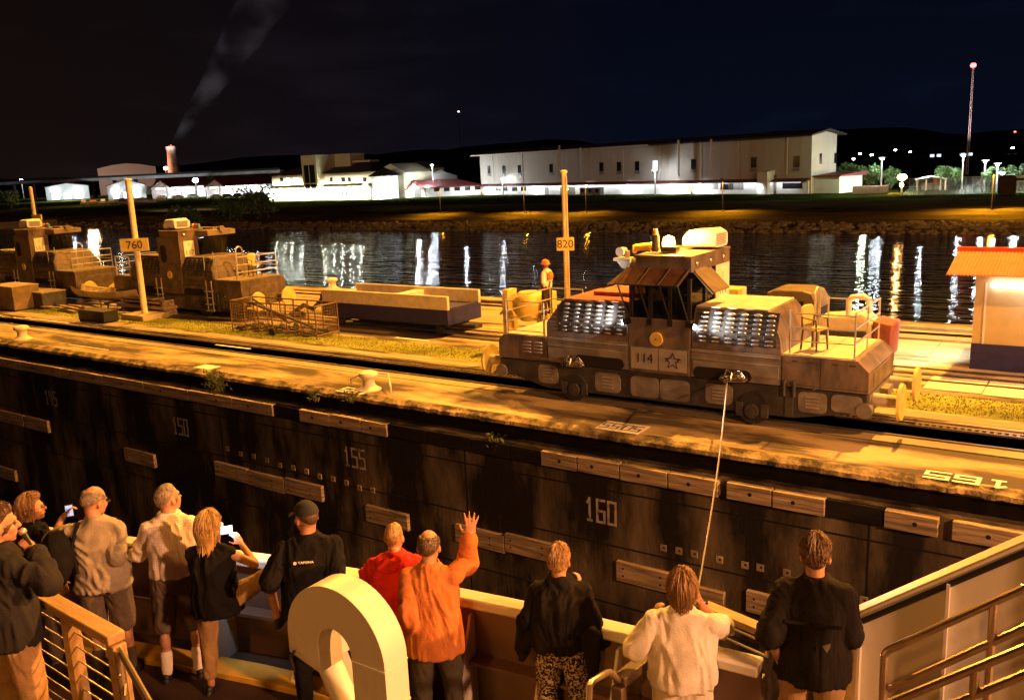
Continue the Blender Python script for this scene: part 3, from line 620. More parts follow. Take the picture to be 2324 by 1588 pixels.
chair((LX+3.85, LY-.55, 1.96), R(70), 'yellow high-backed work chair on the rear platform of locomotive 114')
chair((X117+4.2, 29.4, 1.96), R(80), 'yellow work chair on the front platform of locomotive 117')
# tow cables
def cable(name, lb, pts, r, r2=None):
    b = B(); b.tube(pts, r, 8, True, r2 or r); k = 0
    return obj(name, b, mat('steel_cable', (.26, .22, .16), .5, .4, scale=1, st=(60, 60, 60), col2=(.12, .1, .08), lo=.42, hi=.58), None, lb, 'cable')
p0 = V((LX+2.03, LY-1.78, 1.22)); p1 = gz(1582, 1350, 3.35)
cable('tow_cable', 'steel tow cable running from the locomotive down to the ship', [p0+(p1-p0)*u+V((0, 0, -.35*math.sin(math.pi*u))) for u in [i/24 for i in range(25)]], .022, .0075)
p0 = V((LX-2.82, LY-1.66, 1.26)); p1 = V((LX-6.0, LY-.95, 1.0))
cable('tow_cable', 'slack cable hooked along the left end of locomotive 114', [p0+(p1-p0)*u+V((0, -.10*math.sin(math.pi*u), .07*math.sin(math.pi*u))) for u in [i/16 for i in range(17)]], .026)

# ------------------------------------------------------------------ objects on the centre wall
M_blue = mat('blue_paint', (.018, .018, .10), .6, scale=3, var=.25)
a = gy(729, 657, 27.95); c = gy(1014, 673, 27.95); zt = (a.z+c.z)/2; zb = zt-1.12
T = thing('cargo_trough', 'long open cream trough with blue lower sides standing on the return track', 'trough wagon', (a.x, 27.95, 0)); ln = c.x-a.x; wd = 2.3
obj('side_wall', B().box(0, ln, 0, .14, zb+.55, zt), M_cream, T, bev=.02); obj('side_wall', B().box(0, ln, wd-.14, wd, zb+.55, zt), M_cream, T, bev=.02)
obj('end_wall', B().box(0, .14, .145, wd-.145, zb+.6, zt-.25), M_cream, T, bev=.02); obj('end_wall', B().box(ln-.14, ln, .145, wd-.145, zb+.55, zt-.5), M_blue, T, bev=.02)
obj('divider', B().box(ln*.52, ln*.52+.5, .15, wd-.15, zb+.6, zt-.12), M_cream, T, bev=.02)
obj('lower_side', B().box(.003, ln-.003, -.012, wd+.012, zb-.1, zb+.548), M_blue, T, bev=.02)
b = B()
for x in (.8, ln-.7):
    for y in (.3, wd-.3): b.cyl((x, y-.06, .24), (x, y+.06, .24), .22, n=16)
    b.cyl((x, .2, .3), (x, wd-.2, .3), .06)
b.box(.8, ln+.7, .9, wd-.9, .26, .42)
obj('wheel_set', b, M_skirt, T)
# guard booth
M_roof = mat('red_corrugated_roof', (.56, .19, .09), .5, scale=2, var=.10)
q = gz(2201, 836, 0); hw = upto(q, 2206, 640)
K = thing('guard_booth', 'cream booth with red corrugated roof, blue base and lit tube light at right', 'booth', (q.x, q.y, 0))
b = B(); b.box(0, 6, 0, 3, .82, hw+.3); obj('wall', b, mat('booth_cream', (.52, .43, .20), .7, scale=2, var=.08, bump=.05), K)
obj('base_band', B().box(-.012, 6.01, -.012, 3.01, 0, .82), M_blue, K)
obj('corner_strip', B().box(.28, .33, -.02, 0, .82, hw), M_white, K)
e = gy(2147, 622, q.y-.75)-q; r_ = gy(2166, 560, q.y+1.5)-q
b = B(); nx = 150; rs = []
for i in range(nx+1):
    x = e.x+7.5*i/nx; dz = .022*(1 if i % 2 else -1)
    rs.append([V((x, -.75, e.z+dz)), V((x, 1.5, r_.z-.1+dz)), V((x, 3.9, e.z+dz)), V((x, 3.9, e.z+dz-.03)), V((x, 1.5, r_.z-.13+dz)), V((x, -.75, e.z+dz-.03))])
b.rings(rs); rf = obj('roof', b, M_roof, K, sharp=20)
b = B(); b.hexa([(e.x-.02, 1.35, r_.z-.14), (e.x+7.5, 1.35, r_.z-.14), (e.x+7.5, 1.65, r_.z-.14), (e.x-.02, 1.65, r_.z-.14), (e.x-.02, 1.40, r_.z), (e.x+7.5, 1.40, r_.z), (e.x+7.5, 1.6, r_.z), (e.x-.02, 1.6, r_.z)]); obj('ridge_cap', b, mat('ridge_red', (.42, .06, .02), .5), rf)
obj('tube_light', B().cyl((.45, -.12, hw-.06), (3.6, -.12, hw-.06), .06), emat('tube_white', (1, .93, .98), 12), K)
obj('side_lamp', B().box(-.12, -.02, .5, .9, hw-.5, hw-.38), emat('tube_white', (1, .93, .98), 12), K); lamp('side_lamp_light', q+V((-.35, .7, hw-.6)), 900, (.9, .95, 1), .15, 140, .6, q+V((-4, 3, 0)))
l = lamp('tube_light_glow', q+V((1.8, -.4, hw-.2)), 22, (1, .92, 1), .3)
# mesh cage on the grass
a = gz(529, 752, 0); c = gz(720, 771, 0); far = gz(752, 764, 0); ux = (c-a).normalized(); L_ = (c-a).length; uy = V((-ux.y, ux.x, 0)); hh = upto(a, 529, 682)
G = thing('mesh_cage', 'long open wire mesh cage trolley on the grass beside the parked locomotive', 'cage', a, math.atan2(ux.y, ux.x))
M_wire = mat('rusty_wire', (.16, .10, .05), .7, .3, scale=6, var=.3)
b = B(); D_ = 1.3
for y in (0, D_):
    for z in (.15, hh): b.cyl((0, y, z), (L_, y, z), .035, n=6)
    for i in range(7): b.cyl((L_*i/6, y, 0 if i in (0, 6) else .15), (L_*i/6, y, hh), .03, n=6)
for x in (0, L_):
    for z in (.15, hh): b.cyl((x, 0, z), (x, D_, z), .035, n=6)
obj('frame', b, M_wire, G, sharp=0)
b = B()
for i in range(44):
    x = L_*i/43
    for y in (0, D_): b.tube([(x, y, .15), (x, y, hh)], .0065, 3, False)
for k in range(10):
    z = .15+(hh-.15)*k/9
    for y in (0, D_): b.tube([(0, y, z), (L_, y, z)], .0065, 3, False)
    for x in (0, L_): b.tube([(x, 0, z), (x, D_, z)], .0065, 3, False)
for k in range(10):
    for x in (0, L_): b.tube([(x, D_*k/9, .15), (x, D_*k/9, hh)], .0065, 3, False)
obj('mesh', b, M_wire, G, sharp=0)
b = B(); rd = random.Random(8)
for i in range(60):
    x = rd.uniform(.1, L_-.1); y = rd.uniform(.1, D_-.1); b.ell((x, y, .12+rd.uniform(0, .12)), (rd.uniform(.1, .3), .12, .08), n=6)
b.tube([(.8, .4, hh*.95), (L_*.8, .8, .35)], .07, 8); b.tube([(.6, .8, hh), (L_*.6, .5, .5)], .05, 8)
obj('scrap', b, M_skirt, G)
for y in (-.05, D_+.05): obj('wheel', B().cyl((L_*.5, y-.04, .16), (L_*.5, y+.04, .16), .17, n=14), M_rub, G)
# yard vehicle seen behind the rear platform
M_olive = mat('olive_cab', (.14, .11, .06), .5, scale=2, var=.2)
q = gy(1890, 750, 29.4); q.z = 0
k = 29.4/ray(1890, 750).y/FOC
Tq = thing('yard_tractor', 'cream yard tractor with olive cab behind the rear platform of locomotive 114', 'tractor', q)
zr = upto(q, 1860, 655)
b = B(); b.rings([[V((x*1.0, yy, zz)) for x, zz in ((-2.0, 1.25), (-.45, 1.25), (-.30, zr-.45), (-.5, zr-.08), (-.8, zr), (-1.7, zr), (-1.98, zr-.1))] for yy in (-.75, .75)])
cb = obj('cab', b, M_olive, Tq, bev=.06)
b = B(); b.box(-1.85, -.75, -.765, -.75, 1.6, zr-.35); b.box(-.5, -.3, -.5, .5, 1.6, zr-.6); obj('cab_window', b, M_hole, cb)
b = B(); b.prism([(-.45, .6), (1.35, .6), (1.35, 1.5), (1.0, 1.75), (-.45, 1.6)], 'y', -.6, .6); obj('hood', b, M_cream, Tq, bev=.06)
b = B(); b.box(-2.0, 1.2, -.7, .7, .45, 1.25); obj('chassis', b, M_skirt, Tq, bev=.05)
b = B(); b.prism([(1.36, .5), (1.9, .45), (1.95, 1.5), (1.36, 1.6)], 'y', -.62, .62); obj('counterweight', b, mat('dull_red', (.24, .07, .06), .6), Tq, bev=.05)
b = B(); b.tube([(.55, -.3, 1.5), (.55, -.3, 2.15), (.65, -.3, 2.28), (1.0, -.3, 2.32), (1.15, -.3, 2.22), (1.2, -.3, 1.8)], .09, 10); obj('exhaust_stack', b, M_white, Tq)
for x, r_ in ((-1.35, .55), (1.0, .42)):
    for y in (-.8, .8):
        wl = obj('wheel', B().cyl((x, y-.14, r_), (x, y+.14, r_), r_, n=24), M_rub, Tq, bev=.04)
        obj('rim', B().cyl((x, y-.155, r_), (x, y+.155, r_), r_*.5, n=18), M_cream, wl)
# yellow cabinet beyond the cab of 114
q = gy(1657, 720, 30.0); q.z = 0; h1 = upto(q, 1657, 652)
Yc = thing('yellow_cabinet', 'tall yellow louvred cabinet behind the cab of locomotive 114', 'cabinet', q)
obj('cabinet_body', B().box(-.5, .45, -.4, .4, 0, h1), M_yel, Yc, bev=.02)
b = B()
for i in range(8): b.box(.15, .40, -.42, -.4, h1-.3-i*.16, h1-.24-i*.16)
obj('vent_slats', b, M_deckp, Yc)
# drum mixer like winch behind the left platform
q = gy(1190, 725, 26.6); q.z = 0; h1 = upto(q, 1200, 660)
Dm = thing('drum_mixer', 'yellow drum mixer on a stand behind the worker on locomotive 114', 'mixer', q)
obj('drum', B().lathe([(0, -.55), (.35, -.5), (.62, -.1), (.62, .2), (.42, .5), (.36, .55), (0, .55)], (.25, 0, h1-.55)), M_yel, Dm)
b = B(); b.box(-.75, -.5, -.3, .3, .15, h1+.05); b.box(.95, 1.2, -.3, .3, .15, h1-.05); b.box(-.75, 1.2, -.35, .35, .3, .45)
for x in (-.6, 1.05): b.cyl((x, -.35, 0), (x, -.35, .4), .05); b.cyl((x, .35, 0), (x, .35, .4), .05)
b.cyl((-.55, 0, h1-.4), (-1.0, -.1, h1-.9), .05)
obj('stand', b, M_yel, Dm)
q = gy(1238, 700, 27.2); q.z = 0; obj('control_box', B().box(-.25, .35, -.25, .25, 0, upto(q, 1245, 660)), M_yel, None, 'yellow control box on the wall beside the drum mixer', 'box', loc=q, bev=.02)
# red bracket hatch at the left hood
ht = thing('hatch', 'open red hatch lid leaning on the left hood of locomotive 114', 'hatch', (LX-3.3, LY-.2, 2.35))
obj('lid', B().hexa([(-.35, -.6, .0), (.35, -.6, .42), (.35, .6, .42), (-.35, .6, .0), (-.38, -.6, .05), (.32, -.6, .47), (.32, .6, .47), (-.38, .6, .05)]), M_red, ht, bev=.015)
obj('stay', B().box(-.05, .05, -.3, -.22, -.5, .2), M_red, ht)
# clutter at left: skiff on trestles, crates, planks
M_skiff = mat('skiff_paint', (.55, .46, .30), .65, scale=3, var=.25)
a = gz(150, 700, 0); c = gz(330, 715, 0); ux = (c-a).normalized(); L_ = (c-a).length
S = thing('skiff', 'small open skiff upside on low trestles in front of locomotives 111 and 117', 'boat', a+V((.3, .6, 0)), math.atan2(ux.y, ux.x))
b = B(); rs = []
for i in range(13):
    u = i/12; wv = .72*math.sin(math.pi*min(1, .12+u*.80))**.7; kz = .55+.22*(2*u-1)**2
    rs.append([V((u*L_*.82, y*wv, z)) for y, z in ((-1, kz+.52), (-.8, kz+.2), (-.3, kz), (.3, kz), (.8, kz+.2), (1, kz+.52), (.92, kz+.50), (.72, kz+.22), (.25, kz+.04), (-.25, kz+.04), (-.72, kz+.22), (-.92, kz+.50))])
b.rings(rs); obj('hull', b, M_skiff, S)
b = B(); 
for u in (.3, .62): b.box(L_*.82*u-.12, L_*.82*u+.12, -.6, .6, .95, .99)
obj('thwart', b, M_timb, S)
for i, u in enumerate((.2, .65)):
    b = B(); b.box(L_*.8*u-.06, L_*.8*u+.06, -.8, .8, .45, .56); 
    for y in (-.65, .65): b.cyl((L_*.8*u, y, 0), (L_*.8*u, y*.9, .5), .045, n=6)
    obj('trestle', b, M_wire, S)
def crate(px, py, sx, sy, sz, lb, m, rz=0):
    t = thing('crate', lb, 'crate', gz(px, py, 0), rz, 'crates by the left number post')
    obj('crate_body', B().box(-sx/2, sx/2, 0, sy, .08, sz), m, t, bev=.02); obj('lid', B().box(-sx/2-.03, sx/2+.03, -.03, sy+.03, sz, sz+.06), mat('crate_lid', (.26, .20, .11), .8, scale=2, var=.3) if sz > .6 else m, t, bev=.01)
    b = B()
    for x in (-sx/2+.1, sx/2-.2): b.box(x, x+.1, 0, sy, 0, .08)
    obj('skid', b, M_timbd, t)
crate(68, 700, 3.0, 1.4, .92, 'large dark crate with pale lid below locomotive 111', M_skirt)
crate(8, 705, 2.6, 1.5, 1.35, 'rounded tan crate cut off by the left edge', mat('crate_brown', (.20, .14, .07), .8, scale=2, var=.3))
crate(208, 732, 2.3, .8, .55, 'low black crate left of the 760 post', M_black)
b = B(); rd = random.Random(4)
for i in range(26):
    x = rd.uniform(-3.6, 3.0); y = rd.uniform(-.5, .9); l_ = rd.uniform(1.2, 3.2); z = .06+.09*rd.randint(0, 3); a_ = rd.uniform(-.18, .18)
    b.box(-l_/2, l_/2, -.07, .07, -.03, .03, Matrix.Translation((x, y, z)) @ Matrix.Rotation(a_, 4, 'Z'))
obj('lumber_pile', b, M_timb, None, 'jumbled pile of planks lying around the skiff trestles', 'lumber', loc=gz(215, 712, 0))
b = B(); b.box(-2.0, 2.2, -.5, .5, .35, .5); b.box(-1.4, 2.0, -.4, .5, .62, .72); b.box(-1.8, 1.2, -.4, .4, .8, .88)
for x in (-1.7, 1.9): b.box(x-.08, x+.08, -.4, .4, 0, .8)
obj('timber_rack', b, M_timb, None, 'stacked timber rack between the skiff and the 760 post', 'rack', loc=gz(305, 716, 0)+V((0, .8, 0)))
b = B(); b.tube([(-1.3, 0, .15), (-.6, .2, .6), (.1, .1, .45), (.6, .2, .85), (1.1, .1, 1.2)], .11, 8); b.ell((-1, .1, .15), (.6, .3, .15), n=8); b.ell((1.0, .1, 1.05), (.25, .2, .35), n=8)
obj('hose_heap', b, M_rub, None, 'black hose heap at the left end of the blue and cream trough', 'hose', loc=gz(715, 720, 0)+V((0, -.3, 0)))
# ------------------------------------------------------------------ far shore
Ax_ = gz(622, 455, .1)
COOL = (.86, .95, 1.0)
M_wh = mat('warehouse_cladding', (.46, .42, .36), .7, scale=.3, var=.07, bump=.05, st=(4, 4, .3))
M_whlow = mat('white_render', (.70, .70, .66), .7, scale=.5, var=.06)
M_roofd = mat('dark_roof', (.03, .022, .022), .8, scale=1, var=.3)
M_roofr = mat('brick_red_roof', (.13, .018, .015), .7, scale=1, var=.25)
M_win = mat('dark_window', (.012, .013, .015), .15, var=.1)
M_winlit = emat('lit_window', (.75, .85, 1.0), 1.4)
M_pipe = mat('downpipe', (.55, .50, .42), .6, var=.1)
M_adm = mat('admin_wall', (.46, .40, .28), .7, scale=.4, var=.07)
M_bulb = emat('cool_bulb', (.85, .93, 1), 120)
M_obulb = emat('amber_bulb', (1, .42, .008), 40)
M_post = mat('post_steel', (.35, .35, .34), .5, .4, var=.1)
A = V((-135.7, 184.6, .1)); Bq = V((-44.7, 156.2, .1)); ux = (Bq-A).normalized(); ang = math.atan2(ux.y, ux.x); LW = (Bq-A).length; nW = V((ux.y, -ux.x, 0))
W = thing('warehouse', 'very long pale warehouse with dark roof and a row of small windows', 'warehouse', A, ang)
def wl(px, py):
    d = gp(px, py, A, nW)-A; return d.dot(ux), d.z
ev = 9.9; dp = 7.5
b = B(); b.prism([(0, 0), (0, ev), (dp/2, ev+.55), (dp, ev), (dp, 0)], 'x', 0, LW); obj('wall', b, M_wh, W)
b = B(); b.hexa([(-1.8, -1.5, ev-.25), (LW+1.0, -1.5, ev-.25), (LW+1.0, dp/2, ev+.62), (-1.8, dp/2, ev+.62), (-1.8, -1.5, ev), (LW+1.0, -1.5, ev), (LW+1.0, dp/2, ev+.95), (-1.8, dp/2, ev+.95)])
b.hexa([(-1.8, dp/2, ev+.62), (LW+1.0, dp/2, ev+.62), (LW+1.0, dp+1.5, ev-.25), (-1.8, dp+1.5, ev-.25), (-1.8, dp/2, ev+.95), (LW+1.0, dp/2, ev+.95), (LW+1.0, dp+1.5, ev), (-1.8, dp+1.5, ev)])
rf = obj('roof', b, M_roofd, W, sharp=0)
obj('fascia', B().box(-1.82, LW*.62, -1.54, -1.505, ev-.28, ev+.02), M_pipe, rf)
z0 = wl(1450, 414)[1]
b = B(); b.box(1.0, LW-.3, -.25, 0, 0, z0-.2); obj('lower_wall', b, M_whlow, W)
b = B(); b.hexa([(.6, -1.5, z0-.35), (LW, -1.5, z0-.35), (LW, 0, z0), (.6, 0, z0), (.6, -1.5, z0-.25), (LW, -1.5, z0-.25), (LW, 0, z0+.25), (.6, 0, z0+.25)]); obj('canopy', b, M_roofr, W)
for px, py, lit in ((1110, 385, 0), (1144, 385, 0), (1179, 384, 0), (1251, 382, 0), (1365, 379, 0), (1405, 378, 0), (1446, 377, 0), (1487, 376, 1), (1574, 373, 0), (1711, 369, 0), (1808, 367, 0)):
    x, z = wl(px, py); wn = obj('window', B().box(x-.6, x+.6, -.06, .02, z-.95, z+.95), M_winlit if lit else M_win, W)
    obj('sill', B().box(x-.7, x+.7, -.12, 0, z-1.6, z-1.02), M_pan, wn)
for px in (1119, 1186, 1267, 1335, 1415, 1498, 1592, 1676, 1786):
    x, _ = wl(px, 380); obj('downpipe', B().box(x-.10, x+.10, -.12, 0, 3, ev-.2), M_pipe, W)
for px, t_ in ((1283, 330), (1331, 335), (1554, 318), (1628, 316)):
    x, zt = wl(px, t_); _, zb = wl(px, 400 if px > 1500 else 408); obj('stack_pipe', B().cyl((x, -1.8, max(zb, 3.4)), (x, -1.8, zt), .2, n=8), M_pipe, W)
for px, w_, h_, m_ in ((1132, 2.2, 1.1, M_win), (1148, 2, 1.1, M_win), (1170, 2, 1.1, M_win), (1190, 2, 1.1, M_win), (1242, 1.4, 1.7, M_pan), (1290, 5, 1.6, M_pan), (1613, 4, 1.2, M_pan), (1652, 3, 1.4, M_win), (1672, 3.4, 1.4, M_pan), (1745, 3.5, 3.2, M_loco), (1800, 4, 1.2, M_win)):
    x, _ = wl(px, 428); zc = 1.6 if h_ < 1.6 else h_/2+.1; b = B(); b.box(x-w_/2, x+w_/2, -.29, -.24, zc-h_/2, zc+h_/2)
    b.box(x-w_/2-.1, x+w_/2+.1, -.3, -.245, zc-h_/2-.12, zc-h_/2); obj('door' if m_ in (M_pan, M_loco) else 'window', b, m_, W)
for y, zc in ((2.7, 5.8), (7.2, 5.8)): obj('window', B().box(LW, LW+.05, y-.35, y+.35, zc-.9, zc+.9), M_win, W)
obj('porch', B().prism([(0, 0), (0, 4.2), (-2.2, 3.9), (-2.2, 0)], 'x', wl(1735, 420)[0], wl(1758, 420)[0]), M_whlow, W)
b = B(); b.box(LW, LW+4.8, 1, 8, 0, 2.8); b.mi = 1; b.hexa([(LW-.3, .4, 2.8), (LW+5.4, .4, 2.8), (LW+5.4, 8.5, 2.8), (LW-.3, 8.5, 2.8), (LW-.3, .4, 3.0), (LW+5.4, .4, 3.0), (LW+5.4, 8.5, 3.5), (LW-.3, 8.5, 3.5)]); obj('annexe', b, [M_whlow, M_roofr], W)
for i, px in enumerate((1120, 1222, 1340, 1435, 1534, 1600, 1740)):
    x, _ = wl(px, 420); P = A+ux*x+nW*1.4; P.z = z0-.55
    obj('wall_lamp', B().box(x-.2, x+.2, -1.45, -1.25, z0-.58, z0-.46), M_bulb, W)
    lamp('wall_lamp_light', P+nW*.9+V((0, 0, -.1)), 900, COOL, .5, 135, .5, P-nW*1.3-V((0, 0, 1.9)))
al_ = lamp('canopy_fill', A+ux*LW*.5+nW*1.2+V((0, 0, z0-.5)), 1150, COOL, .3); al_.data.type = 'AREA'; al_.data.shape = 'RECTANGLE'; al_.data.size = LW*.95; al_.data.size_y = .15; al_.rotation_euler = Matrix((ux, nW*-.55+V((0, 0, .83)), ux.cross(nW*-.55+V((0, 0, .83))))).transposed().to_euler()  # long unseen area fill added to even out the lower wall
lamp('gable_light', A+ux*(LW+9)+V((2, 2, 3)), 450, COOL, .3)
lamp('facade_fill', A+ux*LW*.45+nW*80+V((0, 0, 26)), 6500, (1, .72, .46), .5, 75, .6, A+ux*LW*.45+V((0, 0, 7)))  # unseen warm fill added to lift the upper warehouse wall
lamp('facade_fill', Ax_+V((26, -60, 14)), 24000, (1, .70, .40), .5, 120, .5, Ax_+V((22, 0, 7)))  # unseen warm fill added for the upper office floors
# cool air handling units by the wall
for i, px in enumerate((1343, 1360, 1376)):
    x, _ = wl(px, 435); P = A+ux*x+nW*2.2
    u = thing('cooling_unit', ('leftmost', 'middle', 'rightmost')[i]+' of three grey cooling units standing along the warehouse wall', 'cooling unit', P, ang, 'cooling units by the warehouse')
    obj('casing', B().box(-.9, .9, -.6, .6, 0, 1.6), M_pan, u, bev=.05); obj('fan_grille', B().cyl((0, -.6, .9), (0, -.63, .9), .5), M_hole, u)
# ------------------------------------------------------------------ administration building
def facade(b): pass
Ax, Bx = gz(622, 455, .1), gz(847, 451, .1); Ad = thing('office_building', 'cream two-storey office with square stair tower and dark hipped roofs', 'office', Ax, math.atan2(Bx.y-Ax.y, Bx.x-Ax.x)); LA = (Bx-Ax).length; uA = (Bx-Ax).normalized(); nA = V((uA.y, -uA.x, 0))
def al(px, py): d = gp(px, py, Ax, nA)-Ax; return d.dot(uA), d.z
h1 = al(740, 394)[1]; hb = al(700, 428)[1]
obj('wall', B().box(0, LA, 0, 14, 0, h1), M_adm, Ad)
b = B(); b.box(-.3, LA+.5, -1.6, 0, 0, hb-.3); b.mi = 1; b.box(-.6, LA+.8, -1.9, 0, hb-.3, hb+.25); obj('ground_floor', b, [M_whlow, M_adm], Ad)
def hip(x0, x1, y0, y1, z, h, o=1.0):
    d = (y1-y0)/2+o; b = B(); p = [(x0-o, y0-o, z), (x1+o, y0-o, z), (x1+o, y1+o, z), (x0-o, y1+o, z)]; q = [(x0-o+d, (y0+y1)/2, z+h), (x1+o-d, (y0+y1)/2, z+h)]
    b.face(p[::-1]); b.face([p[0], p[1], q[1], q[0]]); b.face([p[1], p[2], q[1]]); b.face([p[2], p[3], q[0], q[1]]); b.face([p[3], p[0], q[0]]); return b
obj('roof', hip(0, LA, 0, 14, h1, 2.6), M_roofd, Ad, sharp=0)
xa, xb = al(703, 400)[0], al(736, 400)[0]; ht_ = al(720, 352)[1]
tw = obj('stair_tower', B().box(xa, xb, -2.6, 4.6, 0, ht_), M_adm, Ad)
zc = al(720, 397)
b = B()
for i, x in enumerate((xa+.9, (xa+xb)/2+.15)):
    b.box(x, (xa+xb)/2-.15 if i == 0 else xb-.7, -2.65, -2.58, 4.6, ht_-2.6); b.box(x, (xa+xb)/2-.15 if i == 0 else xb-.7, -2.65, -2.58, 2.2, 4.3)
obj('window', b, M_win, tw)
obj('upper_block', B().box(xb-.5, xb+6.2, 4.2, 9.5, h1, ht_+.05), M_adm, Ad); obj('flat_canopy', B().box(xb+6.2, xb+13, 5, 8.5, h1+2.6, h1+3.1), M_adm, Ad)
for px, w_ in ((639, 1.3), (654, 1.5), (672, 2.4), (752, 1.2), (779, 1.6), (793, 1.2), (805, 1.8), (828, 1.4)):
    x, z = al(px, 408); obj('window', B().box(x-w_/2, x+w_/2, -.05, .02, z-.55, z+.55), M_winlit if px in (654, 672, 805) else M_win, Ad)
for px in (647, 678, 788, 797, 823):
    x, z = al(px, 437); obj('window', B().box(x-.7, x+.7, -1.66, -1.58, z-.6, z+.6), M_winlit if px == 678 else M_win, Ad)
# gabled right wing with octagonal bay
b = B(); b.prism([(LA, 0), (LA, h1), (LA+5, h1+1.8), (LA+10.5, h1-.6), (LA+10.5, 0)], 'y', 2, 12); obj('wing', b, M_adm, Ad)
b = B(); oc = [(LA+6+3.6*math.cos(a), -1.2+3.4*math.sin(a)) for a in [2*math.pi*(i+.5)/8 for i in range(8)]]; b.prism(oc, 'z', 0, h1-1.3); b.mi = 1
b.rings([[V((LA+6+r*math.cos(a), -1.2+r*math.sin(a), z)) for a in [2*math.pi*(i+.5)/8 for i in range(8)]] for r, z in ((4.5, h1-1.3), (4.5, h1-1.1), (.2, h1+.9))]); obj('bay', b, [M_whlow, M_roofd], Ad)
obj('air_unit', B().box(LA-1.2, LA+.4, -2.3, -1.7, hb+.1, hb+1.0), M_white, Ad, bev=.05)
for i, px in enumerate((634, 652, 668, 688, 706, 724, 744, 764, 784, 806, 826)):
    x, _ = al(px, 436); P = Ax+uA*x+nA*2.5; P.z = hb-.45
    obj('wall_lamp', B().box(x-.22, x+.22, -2.2, -1.95, hb-.6, hb-.4), emat('facade_bulb', (.95, 1, .85), 600), Ad)
al_ = lamp('facade_strip_light', Ax+uA*LA*.5+nA*3.4+V((0, 0, hb-.4)), 22000, (.97, 1, .80), .3); al_.data.type = 'AREA'; al_.data.shape = 'RECTANGLE'; al_.data.size = LA; al_.data.size_y = .2; q_ = nA*.75+V((0, 0, .66)); al_.rotation_euler = Matrix((uA, uA.cross(q_)*-1, q_)).transposed().to_euler()
lamp('bay_light', Ax+uA*(LA+9)+nA*7+V((0, 0, 1.2)), 8000, (.85, 1, .92), .3, 120, .5, Ax+uA*(LA+8)+V((0, 0, 2))); al_ = lamp('facade_strip_light', Ax+uA*LA*.5+nA*3.4+V((0, 0, hb-.4)), 22000, (.97, 1, .80), .3); al_.data.type = 'AREA'; al_.data.shape = 'RECTANGLE'; al_.data.size = LA; al_.data.size_y = .2; q_ = nA*.75+V((0, 0, .66)); al_.rotation_euler = Matrix((uA, uA.cross(q_)*-1, q_)).transposed().to_euler()
lamp('bay_light', Ax+uA*(LA+4.5)+nA*5+V((0, 0, .8)), 1500, (.9, 1, .85), .3)
# ------------------------------------------------------------------ generic far helper: frame facing the camera
def far(name, label, cat, px, py, z=.1, t=None, group=None):
    p = gt(px, py, t) if t else gz(px, py, z); p.z = z
    h = V((p.x, p.y)).normalized(); o = thing(name, label, cat, p, math.atan2(h.y, h.x)-math.pi/2, group)
    k = (p-CP).dot(cF)/FOC; return o, k, p
def gable_shed(px0, px1, py, h, ht, lb, mw, mr, depth=20, dark=0, name='shed'):
    o, k, p = far(name, lb, 'shed', (px0+px1)/2, py); hw_ = (px1-px0)/2*k
    b = B(); b.prism([(-hw_, 0), (-hw_, h*k), (0, ht*k), (hw_, h*k), (hw_, 0)], 'y', 0, depth); obj('wall', b, mw, o)
    b = B()
    for s in (-1, 1): b.hexa([(s*hw_*1.06, -.8, h*k-.2), (0, -.8, ht*k), (0, depth+.8, ht*k), (s*hw_*1.06, depth+.8, h*k-.2), (s*hw_*1.06, -.8, h*k+.1), (0, -.8, ht*k+.35), (0, depth+.8, ht*k+.35), (s*hw_*1.06, depth+.8, h*k+.1)])
    obj('roof', b, mr, o, sharp=0); return o, k, p, hw_
# sheds between office and warehouse
o, k, p, hw_ = gable_shed(922, 966, 448, 17, 34, 'white gabled shed with red roof right of the office building', M_whlow, M_roofr, 16)
obj('door', B().box(-.3, 1.4, -.05, 0, 0, 2.3), M_pan, o); lamp('shed_light', p+V((3, -3, 3.5)), 2600, COOL, .3)
o, k, p = far('shed', 'low white shed with long dark red roof beside the warehouse end', 'shed', 1030, 445); hw_ = 62*k
obj('wall', B().box(-hw_, hw_, 0, 8, 0, 20*k), M_whlow, o); b = B(); b.hexa([(-hw_-1, -1, 20*k), (hw_+1, -1, 20*k), (hw_-6, 5, 36*k), (-hw_-4, 5, 36*k), (-hw_-1, -1, 20*k+.2), (hw_+1, -1, 20*k+.2), (hw_-6, 5, 36*k+.2), (-hw_-4, 5, 36*k+.2)]); obj('roof', b, M_roofr, o, sharp=0)
for i in range(6): obj('window', B().box(-hw_+2+i*2.6, -hw_+3.4+i*2.6, -.05, .02, 1.3, 2.2), M_win, o)
lamp('shed_light', p+V((6, -3, 2.6)), 2600, COOL, .2); lamp('shed_light', p+V((-5, -4, 3)), 2200, COOL, .2)
o, k, p = far('house', 'unlit dark house behind the sheds beside the office', 'house', 955, 425, t=330); b = B(); b.prism([(-9, 0), (-9, 7.5), (0, 10), (9, 7.5), (9, 0)], 'y', 0, 9); obj('wall', b, M_adm, o); b = B(); b.hexa([(-10, -.5, 7.4), (10, -.5, 7.4), (.1, -.5, 10.2), (-.1, -.5, 10.2), (-10, 9.5, 7.4), (10, 9.5, 7.4), (.1, 9.5, 10.2), (-.1, 9.5, 10.2)]); obj('roof', b, M_roofd, o, sharp=0)
